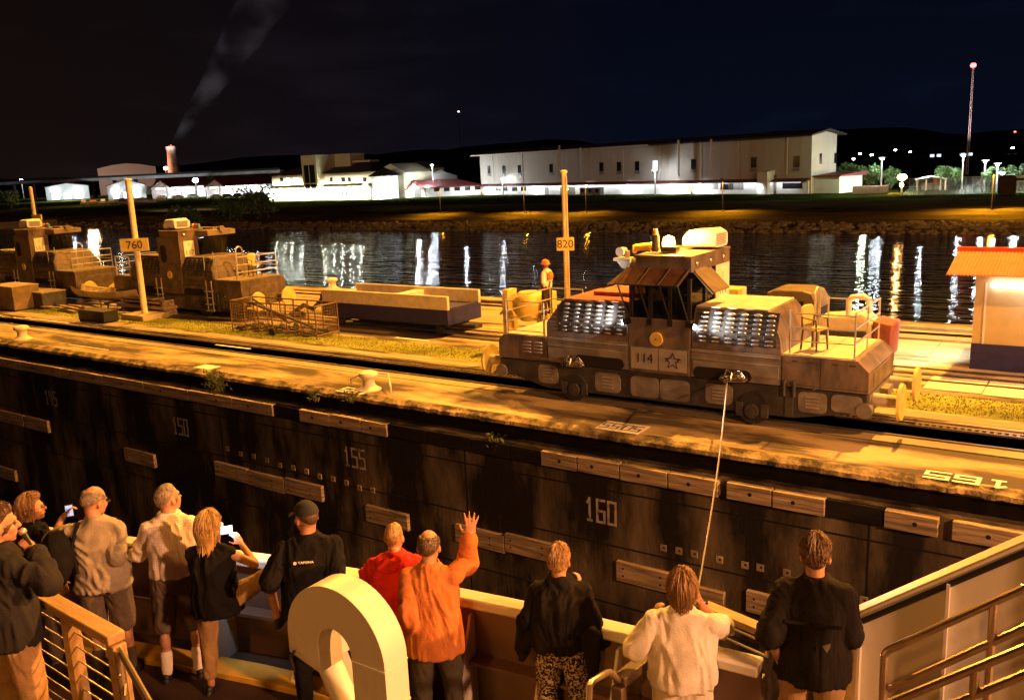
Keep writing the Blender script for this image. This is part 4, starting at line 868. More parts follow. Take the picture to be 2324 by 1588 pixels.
o, k, p = far('house', 'small white roofed outbuilding left of the warehouse', 'house', 1005, 425, t=300); b = B(); b.prism([(-5, 0), (-5, 4.5), (0, 6.3), (5, 4.5), (5, 0)], 'y', 0, 8); obj('wall', b, M_whlow, o); b = B(); b.hexa([(-5.6, -.5, 4.4), (0, -.5, 6.4), (0, 8.5, 6.4), (-5.6, 8.5, 4.4), (-5.6, -.5, 4.6), (0, -.5, 6.7), (0, 8.5, 6.7), (-5.6, 8.5, 4.6)]); obj('roof', b, M_whlow, o, sharp=0); lamp('house_light', p+V((-2, -6, 6)), 900, COOL, .3)
# ------------------------------------------------------------------ left: carports, white halls, bridge, chimney
def carport(px0, px1, py, lb, n):
    o, k, p = far('carport', lb, 'carport', (px0+px1)/2, py); hw_ = (px1-px0)/2*k; e_ = 26*k
    b = B(); b.hexa([(-hw_, -.5, e_), (hw_, -.5, e_), (hw_, 10, e_+19*k), (-hw_*.8, 10, e_+19*k), (-hw_, -.5, e_+.3), (hw_, -.5, e_+.3), (hw_, 10, e_+19*k+.3), (-hw_*.8, 10, e_+19*k+.3)]); obj('roof', b, M_roofr, o, sharp=0)
    obj('back_wall', B().box(-hw_, hw_, 12, 12.3, 0, e_), M_whlow, o)
    b = B(); b.prism([(-hw_, e_), (-hw_+20*k, e_+15*k), (-hw_+40*k, e_)], 'y', -1.0, -.8); 
    obj('gable_end', b, M_whlow, o); b = B(); b.tube([(-hw_-1, -1.1, e_-.3), (-hw_+20*k, -1.1, e_+15*k+.2), (-hw_+41*k, -1.1, e_-.3)], .35, 6); obj('barge_board', b, M_roofr, o)
    for i in range(n+1): obj('post', B().cyl((-hw_+2*hw_*i/n, 0, 0), (-hw_+2*hw_*i/n, 0, e_), .22, n=6), M_white, o)
    for i in range(n):
        x = -hw_+2*hw_*(i+.5)/n; obj('strip_lamp', B().box(x-1, x+1, 3, 3.4, e_-.6, e_-.4), M_bulb, o)
        q_ = o.matrix_basis @ V((x, 2.5, e_-1.2)); lamp('carport_light', q_, 2600, COOL, .3) if i % 2 else None
    return o, k, p, hw_
bpy.context.view_layer.update()
o1, k1, p1_, h1_ = carport(474, 618, 447, 'lit open carport with dark red roof beside the office', 5)
o2, k2, p2_, h2_ = carport(352, 474, 450, 'lit open carport with dark red roof left of the wider one', 4)
# parked cars under the carports
def car(p, rz, lb, m):
    t = thing('parked_car', lb, 'car', p, rz, 'cars parked under the carports')
    b = B(); b.rings([[V((x, y, z)) for x, z in ((-2.1, .3), (2.1, .3), (2.15, .75), (1.2, .9), (.6, 1.4), (-1.1, 1.42), (-1.9, .95), (-2.15, .8))] for y in (-.85, .85)]); obj('body', b, m, t, bev=.08)
    b = B(); b.prism([(1.1, .92), (.58, 1.34), (-1.05, 1.36), (-1.7, .96)], 'y', -.87, .87); obj('window', b, M_win, t)
    for x in (-1.35, 1.35):
        for y in (-.82, .82): obj('wheel', B().cyl((x, y-.1, .32), (x, y+.1, .32), .33, n=14), M_rub, t)
cm = [M_white, mat('car_silver', (.4, .41, .42), .3, .6), mat('car_blue', (.03, .05, .12), .3), M_white, mat('car_grey', (.12, .12, .13), .3), M_white, mat('car_red', (.3, .03, .02), .3), M_white]
for i in range(8):
    oo, hw_ = (o1, h1_) if i < 5 else (o2, h2_); x = -hw_*.78+hw_*1.6*((i if i < 5 else i-5)+.2)/(5 if i < 5 else 3)
    q_ = oo.matrix_basis @ V((x, -3.0, 0)); car(q_, oo.rotation_euler.z+R(20), ('white', 'silver', 'dark blue', 'second white', 'dark grey', 'white', 'red', 'last white')[i]+' car parked at the '+('wider carport, number %d from its left' % (i+1) if i < 5 else 'narrower carport, number %d from its left' % (i-4)), cm[i])
for px0, px1, py, h, ht, lb in ((250, 330, 451, 30, 42, 'white lit hall with low gable between the bridge columns'), (112, 200, 453, 30, 36, 'wide white lit hall at the far left')):
    o, k, p, hw_ = gable_shed(px0, px1, py, h, ht, lb, M_whlow, M_roofd, 30, name='hall')
    for i in range(3): obj('opening', B().box(-hw_*.75+i*hw_*.55, -hw_*.40+i*hw_*.55, -.06, 0, .2, 15*k), M_winlit, o)
    for i in range(2):
        x = -hw_*.55+i*hw_*1.0; obj('flood_lamp', B().box(x-.4, x+.4, -.8, -.3, 17*k, 17*k+.5), M_bulb, o); q_ = o.matrix_basis @ V((x, -4, 15*k)); lamp('hall_light', q_, 320, COOL, .4) if i else None
t_ = 480
pL = gt(-40, 392, t_); pR = gt(640, 388, 430); ux = (pR-pL); ux.z = 0; LB = ux.length; ux.normalize(); zb = gt(300, 398, 380).z
Bd = thing('viaduct', 'long dark viaduct deck on pillars crossing behind the left sheds', 'bridge', (pL.x, pL.y, 0), math.atan2(ux.y, ux.x))
obj('deck', B().box(0, LB, -2, 2, zb-1.4, zb), mat('viaduct_concrete', (.5, .49, .47), .8, scale=.3), Bd); obj('parapet', B().box(0, LB, -2.1, -2.0, zb, zb+1.0), M_roofd, Bd)
for i in range(14): x = LB*(i+.5)/14; obj('pillar', B().box(x-.7, x+.7, -.7, .7, 0, zb-1.4), M_roofd, Bd)
o, k, p = far('chimney', 'tall tapering brick chimney lit orange, left of the office', 'chimney', 396, 400, t=520, z=0); zt = gt(394, 333, 520).z
obj('shaft', B().lathe([(0, 0), (4.1, 0), (2.6, zt-2), (3.0, zt-1.8), (3.0, zt), (2.2, zt), (2.2, zt-.5), (0, zt-.5)], n=20), mat('chimney_brick', (.40, .24, .18), .8, scale=1), o)
obj('aircraft_light', B().ell((0, 0, zt+.4), (.5, .5, .5), n=8), emat('red_bulb', (1, .05, .03), 6), o)
lamp('chimney_light', p+V((-6, -14, 12)), 30000, (1, .5, .3), .5)
o, k, p = far('street_lamp', 'bright orange lamp at the foot of the chimney', 'lamp', 378, 400, t=505, z=0); zt = gt(378, 382, 505).z
obj('pole', B().cyl((0, 0, 0), (0, 0, zt), .15, n=6), M_post, o); obj('lamp_head', B().ell((0, 0, zt), (1.1, 1.1, 1.0), n=10), emat('orange_bulb', (1, .5, .25), 25), o)
o, k, p = far('hall', 'large pale hall with curved roof rising behind the viaduct', 'hall', 290, 400, t=560, z=0); zt = gt(290, 371, 560).z
b = B(); b.rings([[V((-17, y, 0)), V((-17, y, zt-2.6)), V((-8, y, zt-.7)), V((0, y, zt)), V((8, y, zt-.7)), V((17, y, zt-2.6)), V((17, y, 0))] for y in (0, 30)]); obj('wall', b, mat('hall_pink', (.36, .30, .27), .8, var=.08), o); lamp('hall_light', p+V((20, -40, 16)), 26000, (1, .7, .55), 1)
# smoke plume drifting up to the right from the chimney
ps = V((gt(394, 333, 520))); b = B(); rs = []
for i in range(13):
    u = i/12; c_ = gt(398+250*u, 328-400*u, 520+20*u); r_ = 2.5+17*u
    rs.append([c_+cR*r_*(1+.25*noise.noise(V((i*.9, k_, 2))))*math.cos(2*math.pi*k_/14)+cF*r_*math.sin(2*math.pi*k_/14) for k_ in range(14)])
b.rings(rs)
Ms = bpy.data.materials.new('smoke'); Ms.use_nodes = True; t = Ms.node_tree; t.nodes.remove(t.nodes['Principled BSDF'])
pv = t.nodes.new('ShaderNodeVolumePrincipled'); pv.inputs['Color'].default_value = (.8, .78, .8, 1); pv.inputs['Density'].default_value = .010
nzs = t.nodes.new('ShaderNodeTexNoise'); nzs.inputs['Scale'].default_value = .045; nzs.inputs['Detail'].default_value = 4; tcs = t.nodes.new('ShaderNodeTexCoord'); t.links.new(tcs.outputs['Object'], nzs.inputs['Vector'])
mrs = t.nodes.new('ShaderNodeMapRange'); mrs.inputs[1].default_value = .42; mrs.inputs[2].default_value = .75; mrs.inputs[3].default_value = 0; mrs.inputs[4].default_value = .0042
t.links.new(nzs.outputs[0], mrs.inputs[0]); t.links.new(mrs.outputs[0], pv.inputs['Density']); t.links.new(pv.outputs[0], t.nodes['Material Output'].inputs['Volume'])
obj('smoke', b, Ms, kind='stuff', label='thin smoke plume drifting from the chimney', cat='smoke')
lamp('smoke_spot', gt(380, 395, 500)+V((0, -20, 8)), 9e5, (.85, .8, .9), 2, 75, .8, gt(500, 130, 530))  # unseen spot added to light the smoke plume
# ------------------------------------------------------------------ lamps
def street_lamp(px, pyb, pyt, lb, amber=False, t=None, size=.26, power=0, arm=False, bulb=None):
    if t: p = gt(px, pyb, t); p.z = 0.1
    else: p = gz(px, pyb, .1)
    zt = upto(p, px, pyt); o = thing('street_lamp', lb, 'lamp', p, 0, 'lamps along the far shore')
    obj('pole', B().cyl((0, 0, 0), (0, 0, zt), .16, .10, 8), M_post, o)
    b = B(); b.box(-.5, .5, -.35, .35, zt, zt+.12); b.cyl((0, 0, zt-.2), (0, 0, zt+.05), .14); obj('hood', b, M_post, o)
    obj('lamp_head', B().ell((0, -.1, zt-size*.4), (size, size, size*.7), n=10), bulb or (M_obulb if amber else emat('street_bulb', (.85, .93, 1), 300)), o)
    if power: lamp('street_lamp_light', p+V((0, -.6, zt-.6)), power*.35, (1, .5, .12) if amber else COOL, .3)
    return p, zt
street_lamp(985, 446, 374, 'thin white lamp post left of the warehouse corner', power=1500)
street_lamp(1142, 443, 405, 'white lamp post in front of the warehouse, left of the 820 post', power=1500)
street_lamp(1487, 443, 385, 'white lamp post in front of the lit warehouse window', power=2500)
for i, (px, tgt) in enumerate(((843+0, (700, 470)), (1098, (1010, 470)), (1287, (1170, 472)), (1570, (1640, 470)))):
    street_lamp(px if i else 980, 443, 432-4*(i > 1), ('low amber flood post between the office and the sheds', 'low amber flood post at the left end of the warehouse', 'low amber flood post behind the 820 post', 'low amber flood post near the middle of the warehouse')[i], True, size=.3)
# slim amber lamps over the bank edge
for i, (px, pw) in enumerate(((1000, 900), (1190, 1000), (1330, 800), (1640, 900), (2250, 1800))):
    p = gy(px, 476, 111.0); p.z = -.1; zt = 4.2
    o = thing('path_lamp', ('slim amber path lamp on the bank below the sheds', 'slim amber path lamp on the bank left of the 820 post', 'slim amber path lamp on the bank right of the 820 post', 'slim amber path lamp on the bank above the locomotive cab', 'slim amber path lamp on the bank at far right')[i], 'lamp', p, 0, 'path lamps on the far bank')
    obj('pole', B().cyl((0, 0, 0), (0, 0, zt), .05, n=6), M_roofd, o); obj('lamp_head', B().cyl((0, -.3, zt), (0, -.3, zt+.12), .22, n=10), M_roofd, o)
    lamp('path_lamp_light', p+V((0, -.35, zt-.1)), pw*7, (1, .42, .02), .1, 140, .9, p+V((0, -1.5, 0)))
# big orange flare lamp and right-hand yard
p, zt = street_lamp(2046, 437, 398, 'big glaring orange lamp on a pole at right of the warehouse', True, power=30000, size=.75, bulb=emat('orange_glare', (1, .46, .16), 30))
obj('core', B().ell((0, -.3, zt-1.5), (.3, .3, .3), n=8), emat('orange_core', (1, .5, .2), 150), bpy.data.objects[[q.name for q in COL.objects if q.get('label', '').startswith('big glaring')][0]])
for px, pb, pt, lb in ((2232, 433, 365, 'double white lamp post in the right yard'), (2260, 435, 372, 'square-topped white lamp post right of the double one'), (2272, 435, 392, 'short white lamp post lighting the green hedge'), (2182, 430, 352, 'white lamp beside the radio mast'), (1999, 432, 359, 'white lamp above the green trees, left of the orange glare')):
    street_lamp(px, pb, pt, lb, size=.26, power=1500)
for i, (px, py, lb) in enumerate(((1952, 349, 'pair of hillside lamps above the trees'), (1978, 352, 'hillside lamp left of the orange glare'), (2032, 341, 'hillside lamp above the orange glare'), (1886, 360, 'hillside lamp beside the warehouse gable'), (1937, 361, 'low hillside lamp behind the green trees'), (2066, 345, 'hillside lamp right of the orange glare'), (2298, 336, 'greenish hillside lamp at far right'), (818+900, 372, 'small lamp reflected near the warehouse windows'))):
    if i == 7: continue
    p = gt(px, py, 700); zt = p.z; p.z = 14; o = thing('street_lamp', lb, 'lamp', p, 0, 'distant lamps on the hillside'); obj('pole', B().cyl((0, 0, 0), (0, 0, max(zt-14, .5)), .2, n=5), M_roofd, o); obj('lamp_head', B().ell((0, 0, zt-14), (.95, .95, .6), n=8), M_bulb, o)
for px, py in ((2118, 352), (2132, 352), (2181, 351), (2196, 351)):
    pass
o, k, p = far('house', 'hillside house with four lit windows at right', 'house', 2157, 380, t=600, z=8); zz_ = gt(2157, 352, 600).z-8
obj('wall', B().box(-14, 14, 0, 8, 0, zz_+2.5), M_roofd, o); obj('roof', hip(-14, 14, 0, 8, zz_+2.5, 2.2, .8), M_roofd, o, sharp=0)
for px in (2118, 2132, 2181, 2196): x = (px-2157)*k; obj('window', B().box(x-1.3, x+1.3, -.06, 0, zz_-.9, zz_+.9), M_winlit, o)
o, k, p = far('street_lamp', 'bright white lamp with star glare at the far left', 'lamp', 55, 452); zt = upto(p, 53, 411); obj('pole', B().cyl((0, 0, 0), (0, 0, zt), .2, n=6), M_post, o); obj('lamp_head', B().ell((0, 0, zt), (1.5, 1.5, 1.1), n=10), emat('white_glare', (.85, .93, 1), 60), o); lamp('street_lamp_light', p+V((2, -6, zt)), 5000, COOL, .5)
o, k, p = far('street_lamp', 'bright white lamp above the narrower carport', 'lamp', 448, 450); zt = upto(p, 447, 409); obj('pole', B().cyl((0, 0, 0), (0, 0, zt), .2, n=6), M_post, o); obj('lamp_head', B().ell((0, 0, zt), (1.1, 1.1, .8), n=10), emat('white_glare', (.85, .93, 1), 60), o)
# aerial mast with red light
p = gt(2193, 408, 225); p.z = 0; o = thing('radio_mast', 'tall slender radio mast topped by a red warning light', 'mast', p); zt = upto(p, 2215, 153)
lean = gt(2215, 153, (V((p.x, p.y, 0))-CP).dot(cF)*1.0)
b = B()
for a in range(3): c_, s_ = math.cos(a*2.09)*.3, math.sin(a*2.09)*.3; b.tube([(c_, s_, 0), (c_*.6, s_*.6, zt)], .09, 4)
for i in range(30): b.tube([(.3*math.cos(i*2.09), .3*math.sin(i*2.09), zt*i/30), (.3*math.cos(i*2.09+2.09), .3*math.sin(i*2.09+2.09), zt*(i+1)/30)], .05, 3)
obj('lattice', b, mat('mast_paint', (.55, .40, .36), .6), o); obj('warning_light', B().ell((0, 0, zt+.5), (.7, .7, .6), n=10), emat('red_warning', (1, .06, .06), 14), o)
lamp('mast_wash', p+V((6, -16, 3)), 30000, (1, .8, .8), .3, 40, .6, p+V((0, 0, zt*.6)))
for i, (px, py, lb) in enumerate(((2297, 300, 'tiny red warning light on the hill mast at far right'), (1048, 255, 'lone small red and white light above the warehouse roof'))):
    zt = gt(px, py, 850).z; p = gt(px, 392, 850); p.z = 5; o = thing('radio_mast', lb, 'mast', p); obj('pole', B().cyl((0, 0, 0), (0, 0, zt-5), .25, n=5), M_roofd, o); obj('warning_light', B().ell((0, 0, zt-5), (1.0, 1.0, .8), n=8), emat('red_warning', (1, .06, .06), 14) if i == 0 else emat('pale_warning', (1, .6, .5), 4), o)
# ------------------------------------------------------------------ yard at right: shelter, fence, containers, bin, hedge trees
o, k, p = far('shelter', 'lit open shelter with a shallow white roof behind the orange lamp', 'shelter', 2112, 432); hw_ = 33*k
b = B(); b.prism([(-hw_, 24*k), (0, 30*k), (hw_, 24*k), (hw_, 25*k), (0, 31.5*k), (-hw_, 25*k)], 'y', -1, 6); obj('roof', b, M_whlow, o)
for x in (-hw_*.85, -hw_*.3, hw_*.6, hw_*.9): obj('post', B().box(x-.12, x+.12, 0, .24, 0, 25*k), M_white, o)
obj('counter', B().box(-hw_*.6, hw_*.7, 2, 3, 0, 1.1), M_pan, o); obj('red_panel', B().box(hw_*.15, hw_*.45, 1.9, 2.0, 1.1, 1.9), M_red, o)
bpy.context.view_layer.update(); lamp('shelter_light', o.matrix_basis @ V((-1, .5, 2.6)), 2200, COOL, .2); lamp('yard_light', o.matrix_basis @ V((12, -6, 6)), 3800, (.8, 1, .85), .3); lamp('yard_light', o.matrix_basis @ V((22, -4, 7)), 3600, (.85, 1, .9), .3)
o, k, p = far('shipping_container', 'rusty shipping container lying left of the orange lamp', 'container', 1975, 440); b = B(); hw_ = 38*k
b.box(-hw_, hw_, 0, 2.4, 0, 17*k)
for i in range(26): b.box(-hw_+.1+i*hw_*2/26, -hw_+.1+hw_/26+i*hw_*2/26, -.06, 0, .1, 17*k-.1)
obj('container_body', b, mat('container_rust', (.22, .12, .09), .7, scale=1), o); obj('door', B().box(hw_*.55, hw_-.05, -.09, -.06, .1, 17*k-.1), mat('container_rust2', (.26, .15, .11), .7), o)
o, k, p = far('fuel_tank', 'dark rounded fuel tank silhouetted at far right', 'tank', 2284, 443); obj('tank_body', B().rings([[V((x, y, z)) for x, z in oval(-1.1, 1.1, 0, 2.7, 0, .5)] for y in (0, 2)]), M_roofd, o); obj('spout', B().cyl((1.0, .5, 2.1), (2.2, .5, 2.1), .15), M_roofd, o)
o, k, p = far('chain_fence', 'chain link fence with white rails across the right yard', 'fence', 2160, 441); b = B(); x0_, x1_ = -105*k, 175*k
for i in range(18): x = x0_+(x1_-x0_)*i/17; b.cyl((x, 0, 0), (x, 0, 2.5), .05, n=5)
for z in (2.45, 1.25): b.cyl((x0_, 0, z), (x1_, 0, z), .035, n=5)
obj('fence_frame', b, M_tube, o); b = B()
for i in range(170): x = x0_+(x1_-x0_)*i/170; b.tube([(x, 0, 0), (x+2.4, 0, 2.4)], .008, 3, False); b.tube([(x+2.4, 0, 0), (x, 0, 2.4)], .008, 3, False)
obj('fence_mesh', b, M_tube, o, sharp=0)
M_bark = mat('bark', (.06, .045, .03), .9)
M_tleaf = mat('tree_leaves', (.03, .06, .015), .7, scale=4, col2=(.11, .19, .05), lo=.3, hi=.7)
def tree(px, py, w_px, h_px, lb, t=None, seed=1, n=900, group='trees behind the far shore buildings'):
    o, k, p = far('tree', lb, 'tree', px, py, t=t, z=.1, group=group); r_ = w_px*k/2; h = h_px*k; rd = random.Random(seed)
    b = B(); b.tube([(0, 0, 0), (.1*r_, 0, h*.35), (0, .05*r_, h*.6)], .06*r_+.1, 7, True, .03*r_+.04)
    for i in range(6):
        a = i*1.05; b.tube([(0, 0, h*(.25+.05*i)), (math.cos(a)*r_*.6, math.sin(a)*r_*.5, h*(.5+.05*i))], .035*r_, 5, True, .01*r_)
    obj('trunk', b, M_bark, o); b = B(); cl = []
    for i in range(16): a = rd.uniform(0, 6.28); q_ = rd.uniform(.1, .75); cl.append((V((math.cos(a)*q_*r_, math.sin(a)*q_*r_*.8, h*rd.uniform(.35, .88))), r_*rd.uniform(.22, .42)))
    s_ = r_*.055+.05
    for i in range(n):
        c_, cr = rd.choice(cl); d = V((rd.gauss(0, 1), rd.gauss(0, 1), rd.gauss(0, .8))).normalized()*cr*rd.uniform(.55, 1.05); q_ = c_+d
        u = V((rd.uniform(-1, 1), rd.uniform(-1, 1), rd.uniform(-1, 1))).normalized(); v = u.orthogonal().normalized(); l = s_*rd.uniform(.7, 1.6); b.face([q_-u*l, q_+v*l*.6, q_+u*l, q_-v*l*.6])
    obj('crown', b, M_tleaf, o, sharp=0); return p
for i, (px, py, wp, hp, lb) in enumerate(((1915, 432, 60, 52, 'bushy green tree right of the warehouse gable'), (1965, 432, 70, 46, 'broad green tree left of the orange glare'), (2020, 430, 50, 40, 'dim tree just behind the orange glare'), (2148, 430, 60, 44, 'dim green tree left of the radio mast'), (2255, 432, 60, 46, 'green lit tree between the white lamp posts'), (2312, 432, 60, 50, 'bluish green tree at the right edge'))):
    tree(px, py, wp*1.15, hp*1.15, lb, seed=i+3, n=1500)
lamp('hedge_light', gt(1960, 415, 140)+V((0, 0, 4)), 2600, (.75, 1, .6), .3); lamp('hedge_light', gt(2290, 415, 138)+V((0, 0, 3)), 2600, (.6, 1, .85), .3)
for i, (px, py, wp, hp, t, lb) in enumerate(((590, 500, 110, 60, 150, 'dark round tree on the near left bank'), (520, 512, 90, 46, 140, 'dark bush spreading at the waterline left'), (455, 395, 60, 40, 420, 'dim tree behind the carports'), (350, 440, 40, 24, 390, 'dim tree between the hall and the carport'), (20, 445, 70, 34, 300, 'lit tree at the far left edge'), (560, 400, 50, 38, 420, 'dim tree left of the office roof'), (420, 500, 100, 36, 130, 'low dark bush left of the waterline trees'))):
    p = tree(px, py, wp, hp, lb, t=t, seed=i+30, n=700)
# hills: long dark ridge
b = B(); rs = []
for i in range(81):
    a_ = R(88)+R(85)*i/80; r_ = 1500; h = 30+24*noise.fractal(V((i*.09, 2, 0)), 1, 2, 4)+ (8*math.exp(-((i-12)/16)**2)) + 20*math.exp(-((i-34)/12)**2)
    rs.append([V((r_*math.cos(a_), r_*math.sin(a_), -5)), V((r_*1.05*math.cos(a_), r_*1.05*math.sin(a_), max(12, h)*.7)), V((r_*1.15*math.cos(a_), r_*1.15*math.sin(a_), max(15, h)))])
b.rings(rs, cap=False, closed=False); obj('hills', b, mat('hill_forest', (.03, .035, .03), .95, scale=.02, var=.4), kind='structure')
# left shore: stacked boats, tarpaulins and low walls under amber light
M_quay = mat('quay_ochre', (.30, .22, .10), .8, scale=.6, var=.3)
for i, (px, py, w_, h_, lb) in enumerate(((60, 486, 120, 12, 'long ochre quay wall at the far left shore'), (40, 503, 90, 5, 'lower ochre quay step at far left'), (560, 493, 110, 3, 'thin pale pipe lying along the dark left bank'))):
    o, k, p = far('quay_wall', lb, 'wall', px, py, t=150); obj('wall', B().box(-w_/2*k, w_/2*k, 0, .8, 0 if i < 2 else .8, h_*k if i < 2 else .95), M_quay, o); obj('cap', B().box(-w_/2*k, w_/2*k, -.1, .9, h_*k if i < 2 else .95, h_*k+.15 if i < 2 else 1.0), M_conc2, o)
rd = random.Random(9)
for i in range(9):
    px = 190+i*22; py = 449+rd.uniform(-3, 5); o, k, p = far('boat', ('leftmost covered launch', 'second covered launch from left', 'third covered launch from left', 'fourth covered launch from left', 'middle covered launch', 'sixth covered launch from left', 'seventh covered launch from left', 'eighth covered launch from left', 'rightmost covered launch')[i]+' laid up on the left shore', 'boat', px, py, t=300+rd.uniform(-15, 15), group='launches laid up on the left shore')
    w_ = rd.uniform(16, 26)*k; b = B(); b.rings([[V((x*w_, y, z)) for y, z in ((-1.1*s_, 1.0), (-.7*s_, .2), (.7*s_, .2), (1.1*s_, 1.0))] for x, s_ in ((-.5, .8), (0, 1), (.35, .8), (.52, .1))]); obj('hull', b, (M_white, M_cream, M_skiff)[i % 3], o)
    b = B(); b.prism([(-1, 1.0), (0, 1.5+rd.random()*.5), (1, 1.0)], 'x', -w_*.35, w_*.2); obj('cover', b, (M_quay, M_red, M_cream)[i % 3], o); obj('cradle', B().box(-w_*.3, w_*.2, -.6, .6, 0, .25), M_timbd, o)
lamp('viaduct_fill', gt(150, 428, 400), 40000, COOL, .5); lamp('viaduct_fill', gt(420, 425, 370), 30000, COOL, .5)  # unseen cool fills added to bring out the grey deck and pillars
lamp('left_shore_light', gt(250, 440, 300)+V((0, -8, 9)), 12000, (1, .55, .25), .4); lamp('left_shore_light', gt(40, 480, 150)+V((-10, -10, 9)), 9000, SOD, .4)
# ------------------------------------------------------------------ the ship's fore deck
DK = 2.35
M_ship = mat('ship_cream_paint', (.58, .55, .48), .42, scale=2.6, bump=.10, bscale=14, col2=(.44, .38, .28), lo=.58, hi=.80, st=(1, 1, .35), detail=10)
M_bul = mat('bulwark_shaded', (.14, .085, .055), .5, scale=1.5, var=.15, bump=.05)  # cream bulwark in dim light, its shade put into this brown
M_deck = mat('deck_brown', (.055, .03, .018), .6, scale=2, var=.3, bump=.15)
M_wood = mat('varnished_wood', (.22, .13, .055), .45, scale=2, col2=(.40, .26, .12), lo=.3, hi=.7, st=(1.2, 9, 9), bump=.15)
M_wire2 = mat('wire_rope', (.5, .47, .42), .35, .7)
pts = [gz(x, y, 3.35) for x, y in ((275, 1212), (515, 1240), (616, 1253), (778, 1279), (1045, 1329), (1192, 1359), (1342, 1392), (1462, 1420), (1735, 1488))]
pts = [pts[0]+V((-7.5, -2.2, 0)), pts[0]+V((-3.5, -.95, 0))]+pts
P2 = [V((p.x, p.y)) for p in pts]
for _ in range(2):   # smooth the plan curve
    P2 = [P2[0]]+[(P2[i-1]+P2[i]*2+P2[i+1])/4 for i in range(1, len(P2)-1)]+[P2[-1]]
def offs(P, d):
    o = []
    for i, p in enumerate(P):
        a = P[max(0, i-1)]; c = P[min(len(P)-1, i+1)]; t_ = (c-a).normalized(); o.append(p+V((t_.y, -t_.x))*d)
    return o
SH = thing('ship', 'cream ship fore deck with curved bulwark in the foreground', 'ship', (0, 0, 0))
def strip(P, d0, d1, z0, z1):
    a, c = offs(P, d0), offs(P, d1); b = B()
    b.rings([[V((p.x, p.y, z0)), V((q.x, q.y, z0)), V((q.x, q.y, z1)), V((p.x, p.y, z1))] for p, q in zip(a, c)]); return b
xe = P2[-1].x
obj('bulwark', strip(P2, .05, .10, DK-.02, 3.26), M_bul, SH)
obj('cap_rail', strip(P2, 0, .17, 3.26, 3.35), M_ship, SH, bev=.02)
obj('stringer', strip(P2, .10, .24, 2.80, 2.83), M_bul, SH)
obj('waterway_kerb', strip(P2[:-1], .34, .58, DK, DK+.07), mat('kerb_yellow', (.72, .46, .06), .6, var=.15), SH, bev=.01)
obj('hull', strip(P2, -.02, .05, -8.5, 3.2), M_bul, SH)
b = B(); dk = [V((p.x, p.y, DK)) for p in offs(P2, .08)]
for p, q in zip(dk, dk[1:]): b.face([(p.x, -7, DK), (q.x, -7, DK), q, p])
b.face([(xe, -7, DK), (6, -7, DK), (6, 6.6, DK), (xe, dk[-1].y, DK)]); obj('deck', b, M_deck, SH, sharp=0)
for i in range(2, len(P2)-1):
    p = offs(P2, .1)[i]*.5+offs(P2, .1)[i+1]*.5; t_ = (P2[i+1]-P2[i]).normalized(); n_ = V((t_.y, -t_.x))
    b = B(); e_ = t_*.012; f = lambda u, z, s: V((p.x+n_.x*u+e_.x*s, p.y+n_.y*u+e_.y*s, z))
    b.rings([[f(0, DK, s), f(.42, DK, s), f(.30, DK+.25, s), f(.06, 3.2, s), f(0, 3.2, s)] for s in (-1, 1)]); obj('bracket', b, M_ship, SH)
# inclined bulwark beside the stairs at right
ys = 6.02
a = gy(1925, 1400, ys); c = gy(2324, 1228, ys); c = a+(c-a)*2.2; lo_ = gy(1925, 1400, ys)
SB = thing('stair_bulwark', 'cream plated bulwark sloping up to the right edge', 'bulwark', (a.x, ys, 0)); sl = (c.z-a.z)/(c.x-a.x)
b = B(); b.prism([(0, DK), (c.x-a.x, DK), (c.x-a.x, c.z-.02), (0, a.z-.02)], 'y', 0, .03); obj('plating', b, M_ship, SB)
b = B(); L_ = c.x-a.x; b.hexa([(-.02, -.06, a.z-.03), (L_, -.06, c.z-.03), (L_, .10, c.z-.03), (-.02, .10, a.z-.03), (-.02, -.06, a.z+.015), (L_, -.06, c.z+.015), (L_, .10, c.z+.015), (-.02, .10, a.z+.015)]); obj('cap_rail', b, M_ship, SB, bev=.012)
b = B(); b.tube([(.1, -.02, a.z+.1*sl-.07), (L_, -.02, c.z-.07)], .022, 6); obj('rail_lip', b, M_black, SB)
for x in (.08, .62, 1.3): b = B(); b.box(x, x+.02, -.06, 0, DK, a.z+sl*x-.05); obj('stiffener', b, M_ship, SB)
M_brass = mat('handrail_metal', (.42, .33, .22), .28, .85, scale=6, var=.15)
def pipes(lb, Y, segs, posts, r=.024):
    o = thing('handrail', lb, 'handrail', (0, 0, 0)); 
    for s in segs: 
        q = [gy(x, y, Y) for x, y in s]; q[-1] = q[0]+(q[-1]-q[0])*1.0; b = B(); b.tube(q, r, 10); b.tube([q[-1], q[-1]+(q[-1]-q[-2]).normalized()*1.1], r, 10); obj('rail', b, M_brass, o)
    for x, y in posts: 
        q = gy(x, y, Y); b = B(); b.cyl(q, (q.x, q.y, DK), r, n=10); obj('post', b, M_brass, o)
pipes('far pipe handrail with mid rail climbing in front of the sloping bulwark', 5.35, [[(2008, 1486), (2012, 1478), (2020, 1472), (2324, 1334)], [(2016, 1563), (2324, 1424)]], [(2008, 1486), (2256, 1368)])
pipes('near pipe handrail climbing at the bottom right corner', 4.7, [[(2015, 1596), (2324, 1470)], [(2130, 1610), (2324, 1530)]], [(2214, 1517),])
